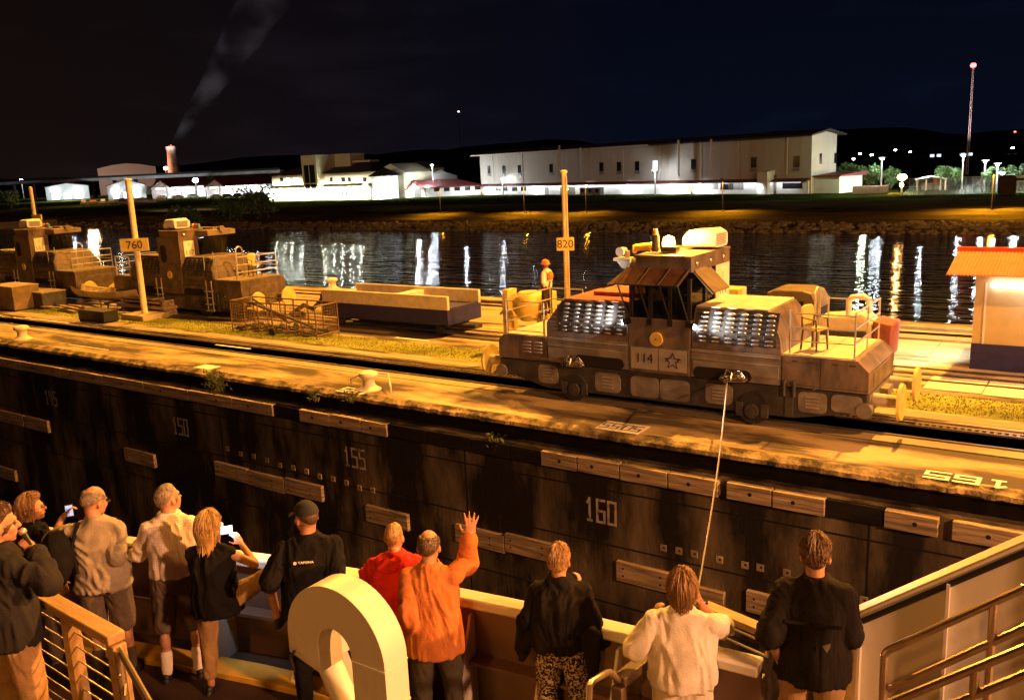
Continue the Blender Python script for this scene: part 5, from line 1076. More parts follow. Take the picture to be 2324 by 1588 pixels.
# wire-guarded gap rail at right with timber top
o = thing('cable_railing', 'wooden topped wire railing on the bulwark between the white shirt and the black shirt', 'railing', (0, 0, 0))
a, c = gz(1600, 1368, 3.55), gz(1745, 1428, 3.55)
b = B(); d = (c-a).normalized(); n_ = V((-d.y, d.x, 0))*.05; b.hexa([a-n_-V((0, 0, .05)), c-n_-V((0, 0, .05)), c+n_-V((0, 0, .05)), a+n_-V((0, 0, .05)), a-n_, c-n_, c+n_, a+n_]); obj('top_rail', b, M_wood, o)
for k in range(2): b = B(); b.tube([a-V((0, 0, .11+.1*k)), c-V((0, 0, .11+.1*k))], .008, 6); obj('wire', b, M_wire2, o)
for q in (a, c): obj('post', B().cyl((q.x, q.y, 3.35), q, .025), M_brass, o)
# landing with wooden railing at left
LZ = 3.0
a, c = gz(88, 1340, 4.05), gz(263, 1437, 4.05); d = (c-a).normalized(); n_ = V((-d.y, d.x, 0)); a = a-d*.9
o = thing('wooden_railing', 'wooden handrail with steel cables and posts at the lower left', 'railing', (0, 0, 0))
w_ = n_*.058; h_ = V((0, 0, .065)); b = B(); b.hexa([a-w_-h_, c-w_-h_, c+w_-h_, a+w_-h_, a-w_, c-w_, c+w_, a+w_]); obj('top_rail', b, M_wood, o, bev=.008)
cc = gz(263, 1437, 4.05)
for u in (.40, .985):
    q = (a+d*.9)+(cc-(a+d*.9))*u; t_ = d*.045; s_ = n_*.045; b = B(); z_ = V((0, 0, -.07)); f = V((0, 0, LZ-4.05-.02))
    b.hexa([q-t_-s_+f, q+t_-s_+f, q+t_+s_+f, q-t_+s_+f, q-t_-s_+z_, q+t_-s_+z_, q+t_+s_+z_, q-t_+s_+z_]); obj('post', b, M_wood, o, bev=.006)
for k in range(8): b = B(); z_ = V((0, 0, -.17-.105*k)); b.tube([a+z_, c-d*.03+z_], .0055 if k < 7 else .02, 6); obj('cable' if k < 7 else 'foot_rail', b, M_wire2, o)
p0 = c+V((0, 0, -.09)); p1 = gt(338, 1592, (p0-CP).dot(cF)-.35); b = B(); b.tube([p0, p0+(p1-p0)*2.2], .022, 10)
st = thing('handrail', 'slanting pipe handrail dropping from the end of the wooden railing', 'handrail', (0, 0, 0)); obj('rail', b, M_brass, st)
b = B()
for k in range(6): b.tube([p0+(p1-p0)*.1*k+V((0, 0, -.12-.1*k)), p0+(p1-p0)*(.1*k)+V((.06, -.05, -.16-.1*k))], .012, 6)
b.cyl(p0+V((.03, -.02, 0)), p0+V((.03, -.02, -1.7)), .03); obj('chain_post', b, M_brass, st)
b = B(); e_ = n_*-1.6; q0, q1 = a-d*2.2, c+d*.02; b.hexa([q0+V((0, 0, LZ-4.05-.1)), q1+V((0, 0, LZ-4.05-.1)), q1+e_+V((0, 0, LZ-4.05-.1)), q0+e_+V((0, 0, LZ-4.05-.1)), q0+V((0, 0, LZ-4.05)), q1+V((0, 0, LZ-4.05)), q1+e_+V((0, 0, LZ-4.05)), q0+e_+V((0, 0, LZ-4.05))])
q0 = q0+n_*.5; LD = thing('landing', 'raised stair landing behind the wooden railing at lower left', 'landing', (0, 0, 0)); obj('floor', b, M_deck, LD)
b = B(); m0 = (a+d*.9); 
for k in range(10): q = m0+d*(.1+.07*k)-n_*.05; b.tube([q+V((0, 0, LZ-4.05+.03)), q-n_*.5+V((0, 0, LZ-4.05+.03))], .012, 5)
obj('grating', b, M_black, LD)
# small stair opening with bent pipe and wooden top beside the white shirt
o = thing('stair_rail', 'bent pipe rail with dark wooden top left of the white shirt', 'railing', (0, 0, 0)); zt = 3.35
q = [gz(1404, 1534, zt), gz(1472, 1482, zt)]; d = (q[1]-q[0]).normalized(); n_ = V((-d.y, d.x, 0))*.05
b = B(); b.hexa([q[0]-n_-V((0, 0, .07)), q[1]-n_-V((0, 0, .07)), q[1]+n_-V((0, 0, .07)), q[0]+n_-V((0, 0, .07)), q[0]-n_, q[1]-n_, q[1]+n_, q[0]+n_]); b.box(q[0].x-.04, q[0].x+.04, q[0].y-.04, q[0].y+.04, DK, zt-.07); obj('wooden_top', b, mat('dark_wood', (.08, .05, .03), .4, scale=3, st=(1, 8, 8)), o, bev=.006)
b = B(); t0 = (q[0]-CP).dot(cF); b.tube([gt(1336, 1600, t0-.5), gt(1338, 1556, t0-.48), gt(1343, 1546, t0-.45), gt(1376, 1526, t0-.2), gt(1385, 1524, t0-.15), q[0]+V((0, 0, -.03))], .022, 10); obj('pipe', b, M_brass, o)
# gooseneck vent
Yf = 3.42
xl, xr = gy(649, 1394, Yf).x, gy(872, 1503, Yf).x; Ro = (xr-xl)/2; cx = (xl+xr)/2; cz = gy(728, 1328, Yf).z-Ro; Ri = Ro-(xr-gy(798, 1503, Yf).x)
dep = gp(925, 1503, V((xr, 0, 0)), V((1, 0, 0))).y-Yf
dep = max(.18, min(.34, dep))
GV = thing('gooseneck_vent', 'big cream gooseneck ventilation duct curving in the foreground', 'vent', (cx, Yf, DK))
o_, i_ = [], []
for k in range(33):
    a_ = math.pi*k/32; o_.append((Ro*math.cos(a_), cz-DK+Ro*math.sin(a_))); i_.append((Ri*math.cos(a_), cz-DK+Ri*math.sin(a_)))
b = B(); rs = [[V((Ro, 0, 0)), V((Ri, 0, 0)), V((Ri, dep, 0)), V((Ro, dep, 0))]]
for (x, z), (u, v) in zip(o_, i_): rs.append([V((x, 0, z)), V((u, 0, v)), V((u, dep, v)), V((x, dep, z))])
zl = cz-DK; rs.append([V((-Ro, 0, zl-.13)), V((-Ri, 0, zl-.20)), V((-Ri, dep, zl-.20)), V((-Ro, dep, zl-.13))])
b.rings(rs, cap=False); dct = obj('duct', b, M_ship, GV, sharp=40); m_ = dct.modifiers.new('s', 'SOLIDIFY'); m_.thickness = .006
bv = dct.modifiers.new('b', 'BEVEL'); bv.width = .008; bv.segments = 2; bv.limit_method = 'ANGLE'
b = B(); b.box(Ri-.003, Ro+.004, -.004, dep+.004, zl-.30, zl-.288); obj('seam', b, M_ship, GV)
b = B()
for k in range(2): b = B(); b.tube([(Ri, -.004, zl-.02-.42*k), (Ro, -.004, zl-.02-.42*k), (Ro+.004, -.004, zl-.02-.42*k), (Ro+.004, dep, zl-.02-.42*k)], .004, 5); obj('weld_bead', b, M_ship, GV)
obj('base_flange', B().box(Ri-.06, Ro+.06, -.06, dep+.06, 0, .03), M_ship, GV)
b = B(); b.tube([(-Ro+.06, -.01, zl-.10), (-Ro+.02, -.02, zl-.15), (-Ro+.05, -.02, zl-.24)], .008, 6); obj('latch', b, M_black, GV)
# slanting valve pipe and cover behind the vent
t0 = 6.0; o = thing('fan_cowl', 'cream slanted pipe and cowl seen through the vent curve', 'cowl', (0, 0, 0))
b = B(); q0, q1 = gt(742, 1490, t0), gt(806, 1640, t0-.2); b.cyl(q0, q1, .085, n=20); b.ell(q0+(q0-q1).normalized()*.02, (.09, .09, .09), n=14); obj('pipe', b, M_ship, o)
b = B(); e_ = cR*.10; b.hexa([gt(755, 1475, t0+.1), gt(800, 1590, t0+.1), gt(800, 1590, t0+.1)+e_, gt(755, 1475, t0+.1)+e_, gt(755, 1475, t0+.12), gt(800, 1590, t0+.12), gt(800, 1590, t0+.12)+e_, gt(755, 1475, t0+.12)+e_]); b.cyl(gt(775, 1445, t0+.05), gt(775, 1445, t0+.12), .10, n=24); obj('cowl_cover', b, M_ship, o)
b = B(); b.box(-.25, .25, -.2, .2, 0, .5); obj('cowl_base', b, M_ship, o, loc=(q1.x+.02, q1.y+.05, DK))
lamp('white_rail_spot', gz(592, 1262, 3.35)+V((.05, -.42, .50)), 26, (.75, .82, 1), .05, 95, .5, gz(592, 1275, 3.25))  # bare spot without fixture, added to whiten the cap rail
# ------------------------------------------------------------------ people
M_skin = mat('skin', (.40, .20, .115), .55, scale=9, var=.12, bump=.05, bscale=60)
M_skin2 = mat('skin_dark', (.16, .075, .045), .5, scale=9, var=.12)
M_eye = mat('eye', (.02, .015, .012), .2, var=.1)
M_lip = mat('lip', (.26, .09, .07), .5, var=.1)
def cloth(name, col, **k): return mat('cloth_'+name, col, .9, spec=.12, scale=k.pop('scale', 5), var=k.pop('var', .13), bump=k.pop('bump', .25), bscale=k.pop('bscale', 90), **k)
def organic(name, b, m, parent, vox, it=4, disp=None, **kw):
    bmesh.ops.recalc_face_normals(b.bm, faces=b.bm.faces)
    me = bpy.data.meshes.new(name); b.bm.to_mesh(me); b.bm.free(); o = bpy.data.objects.new(name, me); COL.objects.link(o)
    r = o.modifiers.new('r', 'REMESH'); r.mode = 'VOXEL'; r.voxel_size = vox
    s = o.modifiers.new('s', 'SMOOTH'); s.factor = .5; s.iterations = it
    bpy.context.view_layer.update()
    m2 = bpy.data.meshes.new_from_object(o.evaluated_get(bpy.context.evaluated_depsgraph_get())); bpy.data.objects.remove(o)
    if disp:
        nn = [v.normal.copy() for v in m2.vertices]
        for v, n in zip(m2.vertices, nn): v.co += n*disp(v.co)
    m2.polygons.foreach_set('use_smooth', [True]*len(m2.polygons)); m2.materials.clear(); m2.materials.append(m)
    return link(bpy.data.objects.new(name, m2), parent, **kw)
def folds(a, sd, k=(7, 7, 2.2)):
    def f(p):
        q = V((p.x*k[0]+sd, p.y*k[1], p.z*k[2]+p.x*3.5)); w_ = noise.noise(q*.6)*1.2; q = q+V((w_, 0, w_)); n1 = noise.noise(q*1.2); n2 = noise.noise(q*2.4+V((3, 1, 7))); n3 = noise.noise(q*.45)
        return a*(.55+(.5-abs(n1)*1.9)*1.0+(.4-abs(n2)*1.6)*.7+n3*.7)
    return f
def hand(b, w, d, n, sgn, curl, spread, s, thumb=.6):
    d = d.normalized(); n = (n-d*n.dot(d)).normalized(); sd = d.cross(n)*sgn    # sd: towards the thumb
    Mx = Matrix((sd, d, n)).transposed(); c = w+d*.052*s
    b.ell(c, (.040*s, .056*s, .015*s), Mx, n=12); b.limb(w-d*.02*s, w+d*.03*s, .024*s, .026*s)
    for i, (ln, off) in enumerate(((.070, .030), (.078, .010), (.072, -.010), (.056, -.029))):
        a0 = (off/.03)*spread; p = w+d*.098*s+sd*off*s; dd = (d*math.cos(a0)+sd*math.sin(a0)); rr = .0092*s
        b.limb(w+d*.06*s+sd*off*.85*s, p, rr*1.15, rr*1.05, 8); ang = 0
        for k in range(3):
            ang += curl*(.9 if k else .6); q = p+(dd*math.cos(ang)+n*math.sin(ang))*ln*s*(.42, .32, .26)[k]; b.limb(p, q, rr*(1-.08*k), rr*(.92-.08*k), 8); p = q
    p = w+d*.028*s+sd*.024*s; q = p+(sd*.75+d*.55+n*.25).normalized()*.042*s; b.limb(p, q, .0125*s, .0105*s, 8); q2 = q+(sd*(.6-thumb*.3)+d*.9+n*.6*curl).normalized()*.036*s; b.limb(q, q2, .0103*s, .0085*s, 8)
def person(lb, crown, z, yaw, Ht, head=(0, 0), lean=(0, 0), arms=None, legs=None, top=None, bottom=None, hair=None, skin=None, shoes=None, wide=1.0, glasses=False, cap=None, beard=None, socks=None, belt=None, t=None, hood=False, seed=0, nofeet=False):
    s = Ht/1.75; skin = skin or M_skin; rz = R(yaw-90)
    cw = gt(*crown, t) if t else gz(*crown, z+Ht)
    Rz = Matrix.Rotation(rz, 3, 'Z'); lw = Rz @ V((lean[0], lean[1], 0))
    if t: z = cw.z-Ht
    base = V((cw.x-lw.x, cw.y-lw.y, z)); T0 = (cw-CP).dot(cF)
    o = thing('person', lb, 'person', base, rz, 'people'); inv = Rz.transposed()
    def loc(x, y, dt): return inv @ (gt(x, y, T0+dt)-base)
    def sh(x, y, zz, s=s): u = max(0, zz/1.75); return V((x*s+lean[0]*u**1.4, y*s+lean[1]*u**1.4, zz*s))
    hc = sh(0, .035, 1.608); Hm = Matrix.Rotation(R(head[0]), 3, 'Z') @ Matrix.Rotation(R(head[1]), 3, 'X')
    def hp(x, y, zz, s=s): return hc + Hm @ (V((x, y, zz))*s*1.07)
    b = B()
    # head
    s0 = s; s = s*1.07
    b.ell(hp(0, -.012, .030), (.076*s, .098*s, .104*s), Hm, n=20); b.ell(hp(0, .030, -.045), (.060*s, .066*s, .068*s), Hm, n=16); b.ell(hp(0, .066, -.088), (.028*s, .024*s, .022*s), Hm, n=10)
    b.limb(hp(0, .088, .018), hp(0, .108, -.018), .011*s, .016*s, 8); b.ell(hp(0, .083, .035), (.045*s, .016*s, .012*s), Hm, n=10); b.ell(hp(0, .083, -.050), (.030*s, .016*s, .016*s), Hm, n=10)
    for q in (-1, 1): b.ell(hp(q*.078, -.008, -.004), (.010*s, .024*s, .034*s), Hm @ Matrix.Rotation(q*.35, 3, 'Z'), n=10); b.ell(hp(q*.045, .055, -.015), (.024*s, .028*s, .03*s), Hm, n=8)
    s = s0
    nb = sh(0, -.015, 1.45); b.limb(nb, hp(0, -.025, -.05), .064*s, .057*s, 14)
    # torso core
    core = [(.86, .125, .085), (.96, .145, .09), (1.10, .125, .08), (1.28, .15, .09), (1.40, .16, .075), (1.46, .08, .055)]
    def rg(L, dx=0): return [[sh(rx*math.cos(a), ry*math.sin(a), zz)for a in [2*math.pi*k/20 for k in range(20)]] for zz, rx, ry in L]
    b.rings(rg(core))
    S = {}
    arms = arms or {}
    for q, nm in ((1, 'R'), (-1, 'L')):
        a = arms.get(nm); shd = sh(q*.168*wide, -.01, 1.385)
        if a is None: el, wr, hd_, hn, cu, spd = sh(q*.29*wide, -.04, 1.14), sh(q*.32*wide, .05, .90), V((0, .2, -1)), V((-q, 0, 0)), .35, .05
        else:
            el = loc(*a['e']) if len(a['e']) == 3 and a.get('px', 1) else sh(*a['e']); wr = loc(*a['w']) if a.get('px', 1) else sh(*a['w'])
            hd_ = (inv @ (cR*a['d'][0]+cU*a['d'][1]+cF*a['d'][2])) if 'd' in a else wr-el; hn = (inv @ (cR*a['n'][0]+cU*a['n'][1]+cF*a['n'][2])) if 'n' in a else V((-q, 0, 0)); cu = a.get('c', .5); hs_ = a.get('hs', 1); spd = a.get('s', .08)
            # keep natural limb lengths
            el = shd+(el-shd).normalized()*min(.315*s, max(.26*s, (el-shd).length)); wr = el+(wr-el).normalized()*min(.27*s, max(.22*s, (wr-el).length))
        S[nm] = (shd, el, wr, hd_, hn)
        b.limb(shd, el, .046*s, .040*s); b.limb(el, wr, .040*s, .027*s); hand(b, wr, hd_, hn, q*(1 if a is None or not a.get('flip') else -1), cu, spd, s*(a.get('hs', 1) if a else 1))
    lg = {}
    for q, nm in ((1, 'R'), (-1, 'L')):
        a = (legs or {}).get(nm); hp_ = sh(q*.09, 0, .90)
        if a: kn = loc(*a[0]); an = loc(*a[1]); kn = hp_+(kn-hp_).normalized()*.43*s; an = kn+(an-kn).normalized()*.41*s
        else: kn, an = sh(q*.125, .015, .49), sh(q*.135, -.02, .085)
        lg[nm] = (hp_, kn, an); b.limb(hp_, kn, .078*s, .055*s); b.limb(kn, an, .052*s, .036*s); b.limb(an, an+V((q*.02, .12, -.05))*s, .035*s, .025*s)
        cal = kn+(an-kn)*.3+V((0, -.02, 0))*s; b.ell(cal, (.05*s, .052*s, .09*s), n=10)
    organic('body', b, skin, o, .0085, 3)
    for nm_, m_, pp, rr in (('eye', M_eye, (.031, .083, .014), (.011, .008, .007)),):
        for q in (-1, 1): obj(nm_, B().ell(hp(q*pp[0], pp[1], pp[2]), [x*s for x in rr], Hm, n=8), m_, o)
    obj('mouth', B().ell(hp(0, .098, -.052), (.022*s, .006*s, .007*s), Hm, n=8), M_lip, o)
    # trousers
    if bottom:
        mb, ln, fl = bottom; b = B(); wb = .97+.03*wide
        b.rings(rg([(.82, .165*wb, .125), (.92, .185*wb, .135), (1.0, .170*wb, .120), (1.02, .155*wb, .105)]))
        for nm in 'RL':
            h_, k_, a_ = lg[nm]; e_ = k_ if ln == 'knee' else a_
            if ln == 'knee': e_ = h_+(k_-h_)*.97
            if ln == 'capri': e_ = k_+(a_-k_)*(.15 if legs and nm in legs else .75)
            if ln == 'knee': b.limb(h_, e_, .108*s*fl, .086*s*fl, 14)
            else: b.limb(h_, k_, .112*s*fl, .080*s*fl, 14); b.limb(k_, e_, .080*s*fl, .062*s*fl, 14)
        organic('trousers' if ln != 'knee' else 'shorts', b, mb, o, .012, 5, folds(.010, seed+5, (9, 9, 4)))
        if belt:
            obj('belt', B().rings(rg([(1.005, .186*wb, .137), (1.045, .182*wb, .133)])), belt, o)
    # upper garment
    if top:
        mt, slv, hem, w_, fa = top['m'], top.get('s', 'short'), top.get('hem', .90), top.get('w', 1.0)*wide, top.get('f', .018)
        b = B(); fl = top.get('flare', 1.0); z_ = hem; fl += .09 if hem < .87 else 0
        b.rings(rg([(hem, .190*w_*fl, .145*w_*fl), (max(hem+.04, .98), .190*w_*(fl+1)/2, .142*w_*(fl+1)/2), (1.12, .182*w_, .135*w_), (1.26, .192*w_, .136*w_), (1.34, .198*wide, .128), (1.40, .186*wide, .108), (1.435, .145*wide, .092), (1.465, .098, .08), (1.50, .074, .07)]))
        for q in (-1, 1): b.limb(sh(0, -.03, 1.45), sh(q*.15*wide, -.015, 1.385), .055*s, .058*s)
        sr = top.get('r', 1.0)
        for nm in 'RL':
            a_, e_, w2, _, _ = S[nm]
            if slv == 'none': b.ell(a_, (.06*s, .06*s, .05*s)); continue
            if slv == 'short': q_ = a_+(e_-a_)*top.get('sl', .72); b.limb(a_, q_, .060*s*min(sr, 1.12), .066*s*sr, 14)
            else: b.limb(a_, e_, .060*s*min(sr, 1.12), .060*s*sr, 14); b.limb(e_, e_+(w2-e_)*.93, .062*s*sr, .046*s*sr, 14)
        if hood: 
            for k in range(5): b.ell(sh(-.10+.05*k, -.10-.015*(2-abs(k-2)), 1.44+.015*(k % 2)), (.06*s, .05*s, .045*s), n=10)
            b.ell(sh(-.06, -.12, 1.42), (.11*s, .05*s, .05*s), n=10); b.ell(sh(.08, -.11, 1.40), (.07*s, .05*s, .06*s), n=10)
        organic(top.get('n', 'shirt'), b, mt, o, .0115, 4, folds(fa, seed, top.get('fk', (7, 7, 2.6))))
        if top.get('collar', 1): obj('collar', B().rings(rg([(1.462, .088, .080), (1.50, .073, .070), (1.515, .070, .066), (1.50, .066, .062), (1.46, .062, .06)])), mt, o)
    if socks:
        for nm in 'RL': h_, k_, a_ = lg[nm]; organic('sock', B().limb(k_+(a_-k_)*.62, a_, .056*s, .048*s), socks, o, .01, 2)
    if not nofeet:
        for nm, q in (('R', 1), ('L', -1)):
            a_ = lg[nm][2]; b = B(); b.ell(a_+V((q*.01, .03, -.035))*s, (.048*s, .10*s, .05*s), n=12); b.ell(a_+V((q*.015, .10, -.055))*s, (.05*s, .085*s, .035*s), n=12); b.ell(a_+V((q*.012, .05, -.075))*s, (.052*s, .15*s, .018*s), n=12)
            organic('shoe', b, shoes or M_black, o, .011, 3)
    if glasses:
        b = B()
        for q in (-1, 1):
            b.tube([hp(q*(.033+.022*math.cos(a)), .107, .012+.017*math.sin(a)) for a in [2*math.pi*k/12 for k in range(13)]], .0022*s, 5); b.tube([hp(q*.056, .105, .016), hp(q*.080, .02, .016), hp(q*.083, -.02, .002)], .0025*s, 5)
        b.tube([hp(-.011, .108, .014), hp(.011, .108, .014)], .002*s, 5); obj('spectacles', b, M_black, o)
    def shell(mh, th0, th1, thick, amp, fr=(16, 3), drop=0, n=168, m=34, nm='hair', wave=.0, sp=0):
        rs = []; rd = random.Random(seed+int(thick*1e4))
        for j in range(m+1):
            u = j/m; row = []
            for k in range(n):
                ph = 2*math.pi*k/n; f = (1+math.cos(ph-math.pi/2))/2      # 1 at the face
                ta, tb = th0(f), th1(f); dl = drop*min(1, max(0, (.72-f)/.25)) if drop else 0
                st_ = .55*noise.noise(V((math.cos(ph)*fr[0]*.22, math.sin(ph)*fr[0]*.22, u*fr[1]*.6+seed)))+.9*noise.noise(V((math.cos(ph)*fr[0], math.sin(ph)*fr[0], u*fr[1]*2+seed)))
                ed = min(1, u*8 if ta > 1 else 1, (1-u)*5 if not dl else 1)
                if not dl or u < .55:
                    th = R(ta+(tb-ta)*(u if not dl else u/.55)); ex = 0
                else: th = R(tb); ex = (u-.55)/.45
                r_ = 1+(thick*ed+amp*st_*ed)/.09
                p = V((.077*r_*math.sin(th)*math.cos(ph), -.012+.099*r_*math.sin(th)*math.sin(ph), .030+.105*r_*math.cos(th)))
                if ex: p.z -= dl*ex*(1+.18*st_); rr = 1+wave*math.sin(ex*7+st_*2)-.12*ex; p.x *= rr; p.y = (p.y+.02)*rr-.02
                row.append(hp(*p))
            rs.append(row)
        b = B(); b.rings(rs, cap=False)
        if sp:
            for i in range(sp):
                k = rd.randrange(n); j0 = rd.randrange(0, m//2); j1 = min(m, j0+rd.randrange(m//4, m//2+1)); pl = []
                of = rd.uniform(.002, .012)*s; dk_ = rd.uniform(-.25, .25)
                for j in range(j0, j1+1, 3):
                    p_ = rs[j][int(k+dk_*(j-j0)) % n]; pl.append(p_+(p_-hc).normalized()*of*((j-j0+3)/(j1-j0+3)))
                if len(pl) > 2: b.tube(pl, .0022*s, 3, False, .0009*s)
        obj(nm, b, mh, o, sharp=0)
        for f_ in o.children[-1].data.polygons: f_.use_smooth = True
    if hair: 
        mh, kind = hair
        if kind == 'short': shell(mh, lambda f: 0, lambda f: 62 if f > .8 else 62+(.8-f)/.8*78, .014, .007, (26, 9), sp=300)
        if kind == 'tousled': shell(mh, lambda f: 0, lambda f: 62 if f > .8 else 62+(.8-f)/.8*76, .020, .010, (26, 12), sp=420)
        if kind == 'crop': shell(mh, lambda f: 0, lambda f: 50 if f > .8 else 50+(.8-f)/.8*75, .006, .002)
        if kind == 'fringe': shell(mh, lambda f: 46+50*max(0, f-.45)*1.6, lambda f: 88 if f > .6 else 88+(.6-f)/.6*40, .008, .0035, (24, 7))
        if kind == 'bob': shell(mh, lambda f: 0, lambda f: 58 if f > .78 else 58+(.78-f)/.78*75, .034, .011, (44, 6), drop=.055, wave=.03, sp=420)
        if kind == 'long': shell(mh, lambda f: 0, lambda f: 60 if f > .78 else 60+min(1, (.78-f)/.3)*36, .030, .011, (44, 4), drop=.20, wave=.06, sp=520)
    if beard: shell(beard, lambda f: 96 if f > .62 else 140, lambda f: 142, .006, .004, nm='beard')
    if cap == 'ball':
        b = B(); rs = []
        for j in range(13):
            th = R(88)*j/12; rs.append([hp(.088*math.sin(th)*math.cos(a), -.012+.112*math.sin(th)*math.sin(a), .045+.10*math.cos(th)) for a in [2*math.pi*k/32 for k in range(32)]])
        b.rings(rs, cap=False); mc_ = cloth('cap', (.03, .03, .032)); obj('cap', b, mc_, o)
        b = B(); top_ = []; bot_ = []
        for k in range(13): a = R(25+130*k/12); top_.append(hp(.088*math.cos(a), -.012+.112*math.sin(a), .052)); bot_.append(hp(.092*math.cos(a), .04+.155*math.sin(a), .020))
        b.rings([[p, q, q-V((0, 0, .006)), p-V((0, 0, .006))] for p, q in zip(top_, bot_)]); obj('cap_brim', b, mc_, o)
    if cap == 'hard':
        b = B(); rs = [[hp(r_*math.cos(a), -.01+r_*1.2*math.sin(a), zz) for a in [2*math.pi*k/28 for k in range(28)]] for r_, zz in ((.001, .172), (.05, .166), (.085, .14), (.105, .09), (.112, .045), (.128, .036), (.128, .030), (.105, .034))]
        b.rings(rs, cap=False); b.tube([hp(0, -.01+.13*math.sin(a), .035+.142*math.cos(a)) for a in [R(-80+160*k/12) for k in range(13)]], .012*s, 6); b.ell(hp(0, .13, .032), (.06, .05, .008), Hm, n=10); obj('hard_hat', b, mat('hard_hat_orange', (.75, .18, .05), .3, var=.06), o)
    return o, loc, sh, hp, S, T0
K_tan = cloth('tan', (.32, .20, .09)); K_navy = cloth('dark_jacket', (.020, .018, .018)); K_black = cloth('black', (.009, .0085, .009), var=.25)
K_grey = cloth('heather_grey', (.30, .255, .20)); K_dkgrey = cloth('charcoal', (.075, .06, .05)); K_short = cloth('khaki_shorts', (.13, .10, .075))
K_red = cloth('red', (.62, .035, .022)); K_or = cloth('orange', (.46, .155, .045)); K_jean = cloth('faded_black', (.055, .045, .034)); K_white = cloth('white', (.72, .66, .56))
K_shawl = cloth('shawl', (.013, .010, .008), scale=30); K_pat = cloth('print', (.015, .012, .01), scale=52, detail=3, col2=(.50, .40, .26), lo=.49, hi=.55)
K_polka = bpy.data.materials.new('cloth_polka'); K_polka.use_nodes = True
t_ = K_polka.node_tree; vo = t_.nodes.new('ShaderNodeTexVoronoi'); vo.inputs['Scale'].default_value = 48; vo.inputs['Randomness'].default_value = 0; tcx = t_.nodes.new('ShaderNodeTexCoord'); cr_ = t_.nodes.new('ShaderNodeValToRGB')
cr_.color_ramp.elements[0].position = .17; cr_.color_ramp.elements[0].color = (.45, .26, .18, 1); cr_.color_ramp.elements[1].position = .22; cr_.color_ramp.elements[1].color = (.70, .62, .54, 1)
vo.voronoi_dimensions = '2D'; mpx = t_.nodes.new('ShaderNodeMapping'); mpx.inputs['Rotation'].default_value = (R(-90), 0, R(0)); t_.links.new(tcx.outputs['Object'], mpx.inputs[0]); t_.links.new(mpx.outputs[0], vo.inputs['Vector']); t_.links.new(vo.outputs['Distance'], cr_.inputs[0]); t_.links.new(cr_.outputs[0], t_.nodes['Principled BSDF'].inputs['Base Color']); t_.nodes['Principled BSDF'].inputs['Roughness'].default_value = .85
H_blond = mat('hair_blond', (.20, .115, .035), .45, scale=30, col2=(.52, .33, .12), lo=.3, hi=.7, st=(1, 1, .15)); H_brown = mat('hair_brown', (.10, .052, .02), .45, scale=30, col2=(.34, .19, .075), lo=.3, hi=.7, st=(1, 1, .15))
H_dark = mat('hair_dark', (.03, .017, .009), .4, scale=30, col2=(.12, .065, .03), lo=.3, hi=.7); H_grey = mat('hair_grey', (.085, .062, .045), .5, scale=30, col2=(.24, .18, .13))
H_sand = mat('hair_sand', (.16, .085, .03), .45, scale=24, col2=(.44, .26, .10), lo=.3, hi=.7)

o, loc, sh, hp, S, T = person('man in dark jacket and tan trousers speaking into a microphone at the far left', (-24, 1150), LZ, 92, 1.80, head=(-18, -4), t=5.75, seed=1,
    arms={'R': dict(e=(108, 1322, -.02), w=(78, 1248, .12), d=(-.55, .45, .1), n=(-.6, .3, .4), c=1.0)}, top=dict(m=K_navy, s='long', hem=.84, w=1.02, r=1.0, n='jacket', f=.022), bottom=(K_tan, 'long', 1.0), hair=(H_dark, 'short'), beard=H_dark)
q0 = S['R'][2]+(V((0, .04, .06))); Mx = o.matrix_basis; bpy.context.view_layer.update(); mic = o.matrix_world
a_ = gt(73, 1240, T+.12); c_ = gt(50, 1204, T+.16); mt_ = thing('microphone', 'handheld microphone held up by the man at the far left', 'microphone', a_)
b = B(); b.cyl((0, 0, 0), (c_-a_)*.75, .014, .018, 12); obj('handle', b, M_black, mt_); obj('mesh_head', B().ell((c_-a_)*.95, (.027, .027, .027), n=14), mat('mic_mesh', (.5, .4, .28), .4, .6, scale=200, var=.4), mt_)
person('woman with long brown hair and spectacles in profile, beside the microphone man', (60, 1127), DK, 92, 1.64, head=(-28, 2), seed=2, top=dict(m=K_black, s='long', hem=.86, w=1.08, n='cardigan', f=.022), bottom=(K_dkgrey, 'long', 1.0), hair=(H_brown, 'long'), glasses=True)
o, loc, sh, hp, S, T = person('balding man in grey T-shirt and spectacles looking down at his camera', (206, 1108), DK, 132, 1.82, head=(-36, -14), seed=3, wide=1.06,
    arms={'R': dict(e=(264, 1262, .02), w=(256, 1212, .20), d=(-.3, .6, .5), n=(-.8, 0, .3), c=.9), 'L': dict(e=(118, 1225, .15), w=(140, 1178, .30), d=(.35, .6, .3), n=(.7, 0, .5), c=.8, flip=1)},
    top=dict(m=K_grey, s='short', sl=.95, hem=.86, w=1.06, f=.020, fk=(5, 5, 5)), bottom=(K_short, 'knee', 1.06), hair=(H_grey, 'fringe'), glasses=True, socks=K_dkgrey)
q = gt(252, 1200, T+.24); cm_ = thing('camera', 'black camera held at the chest of the grey T-shirt man', 'camera', q, R(40)); obj('camera_body', B().box(-.06, .06, -.03, .03, -.045, .045), M_black, cm_, bev=.01); obj('lens', B().cyl((0, .03, 0), (0, .10, 0), .035, n=16), M_black, cm_)
q = gt(157, 1158, T+.34); ph = thing('phone', 'lit phone held above the left shoulder of the grey T-shirt man', 'phone', q, R(60)); obj('case', B().box(-.035, .035, -.004, .004, -.06, .06), M_black, ph, bev=.004); obj('screen', B().box(-.031, .031, -.0065, -.0045, -.052, .052), emat('phone_screen', (.35, .5, .9), .8), ph)
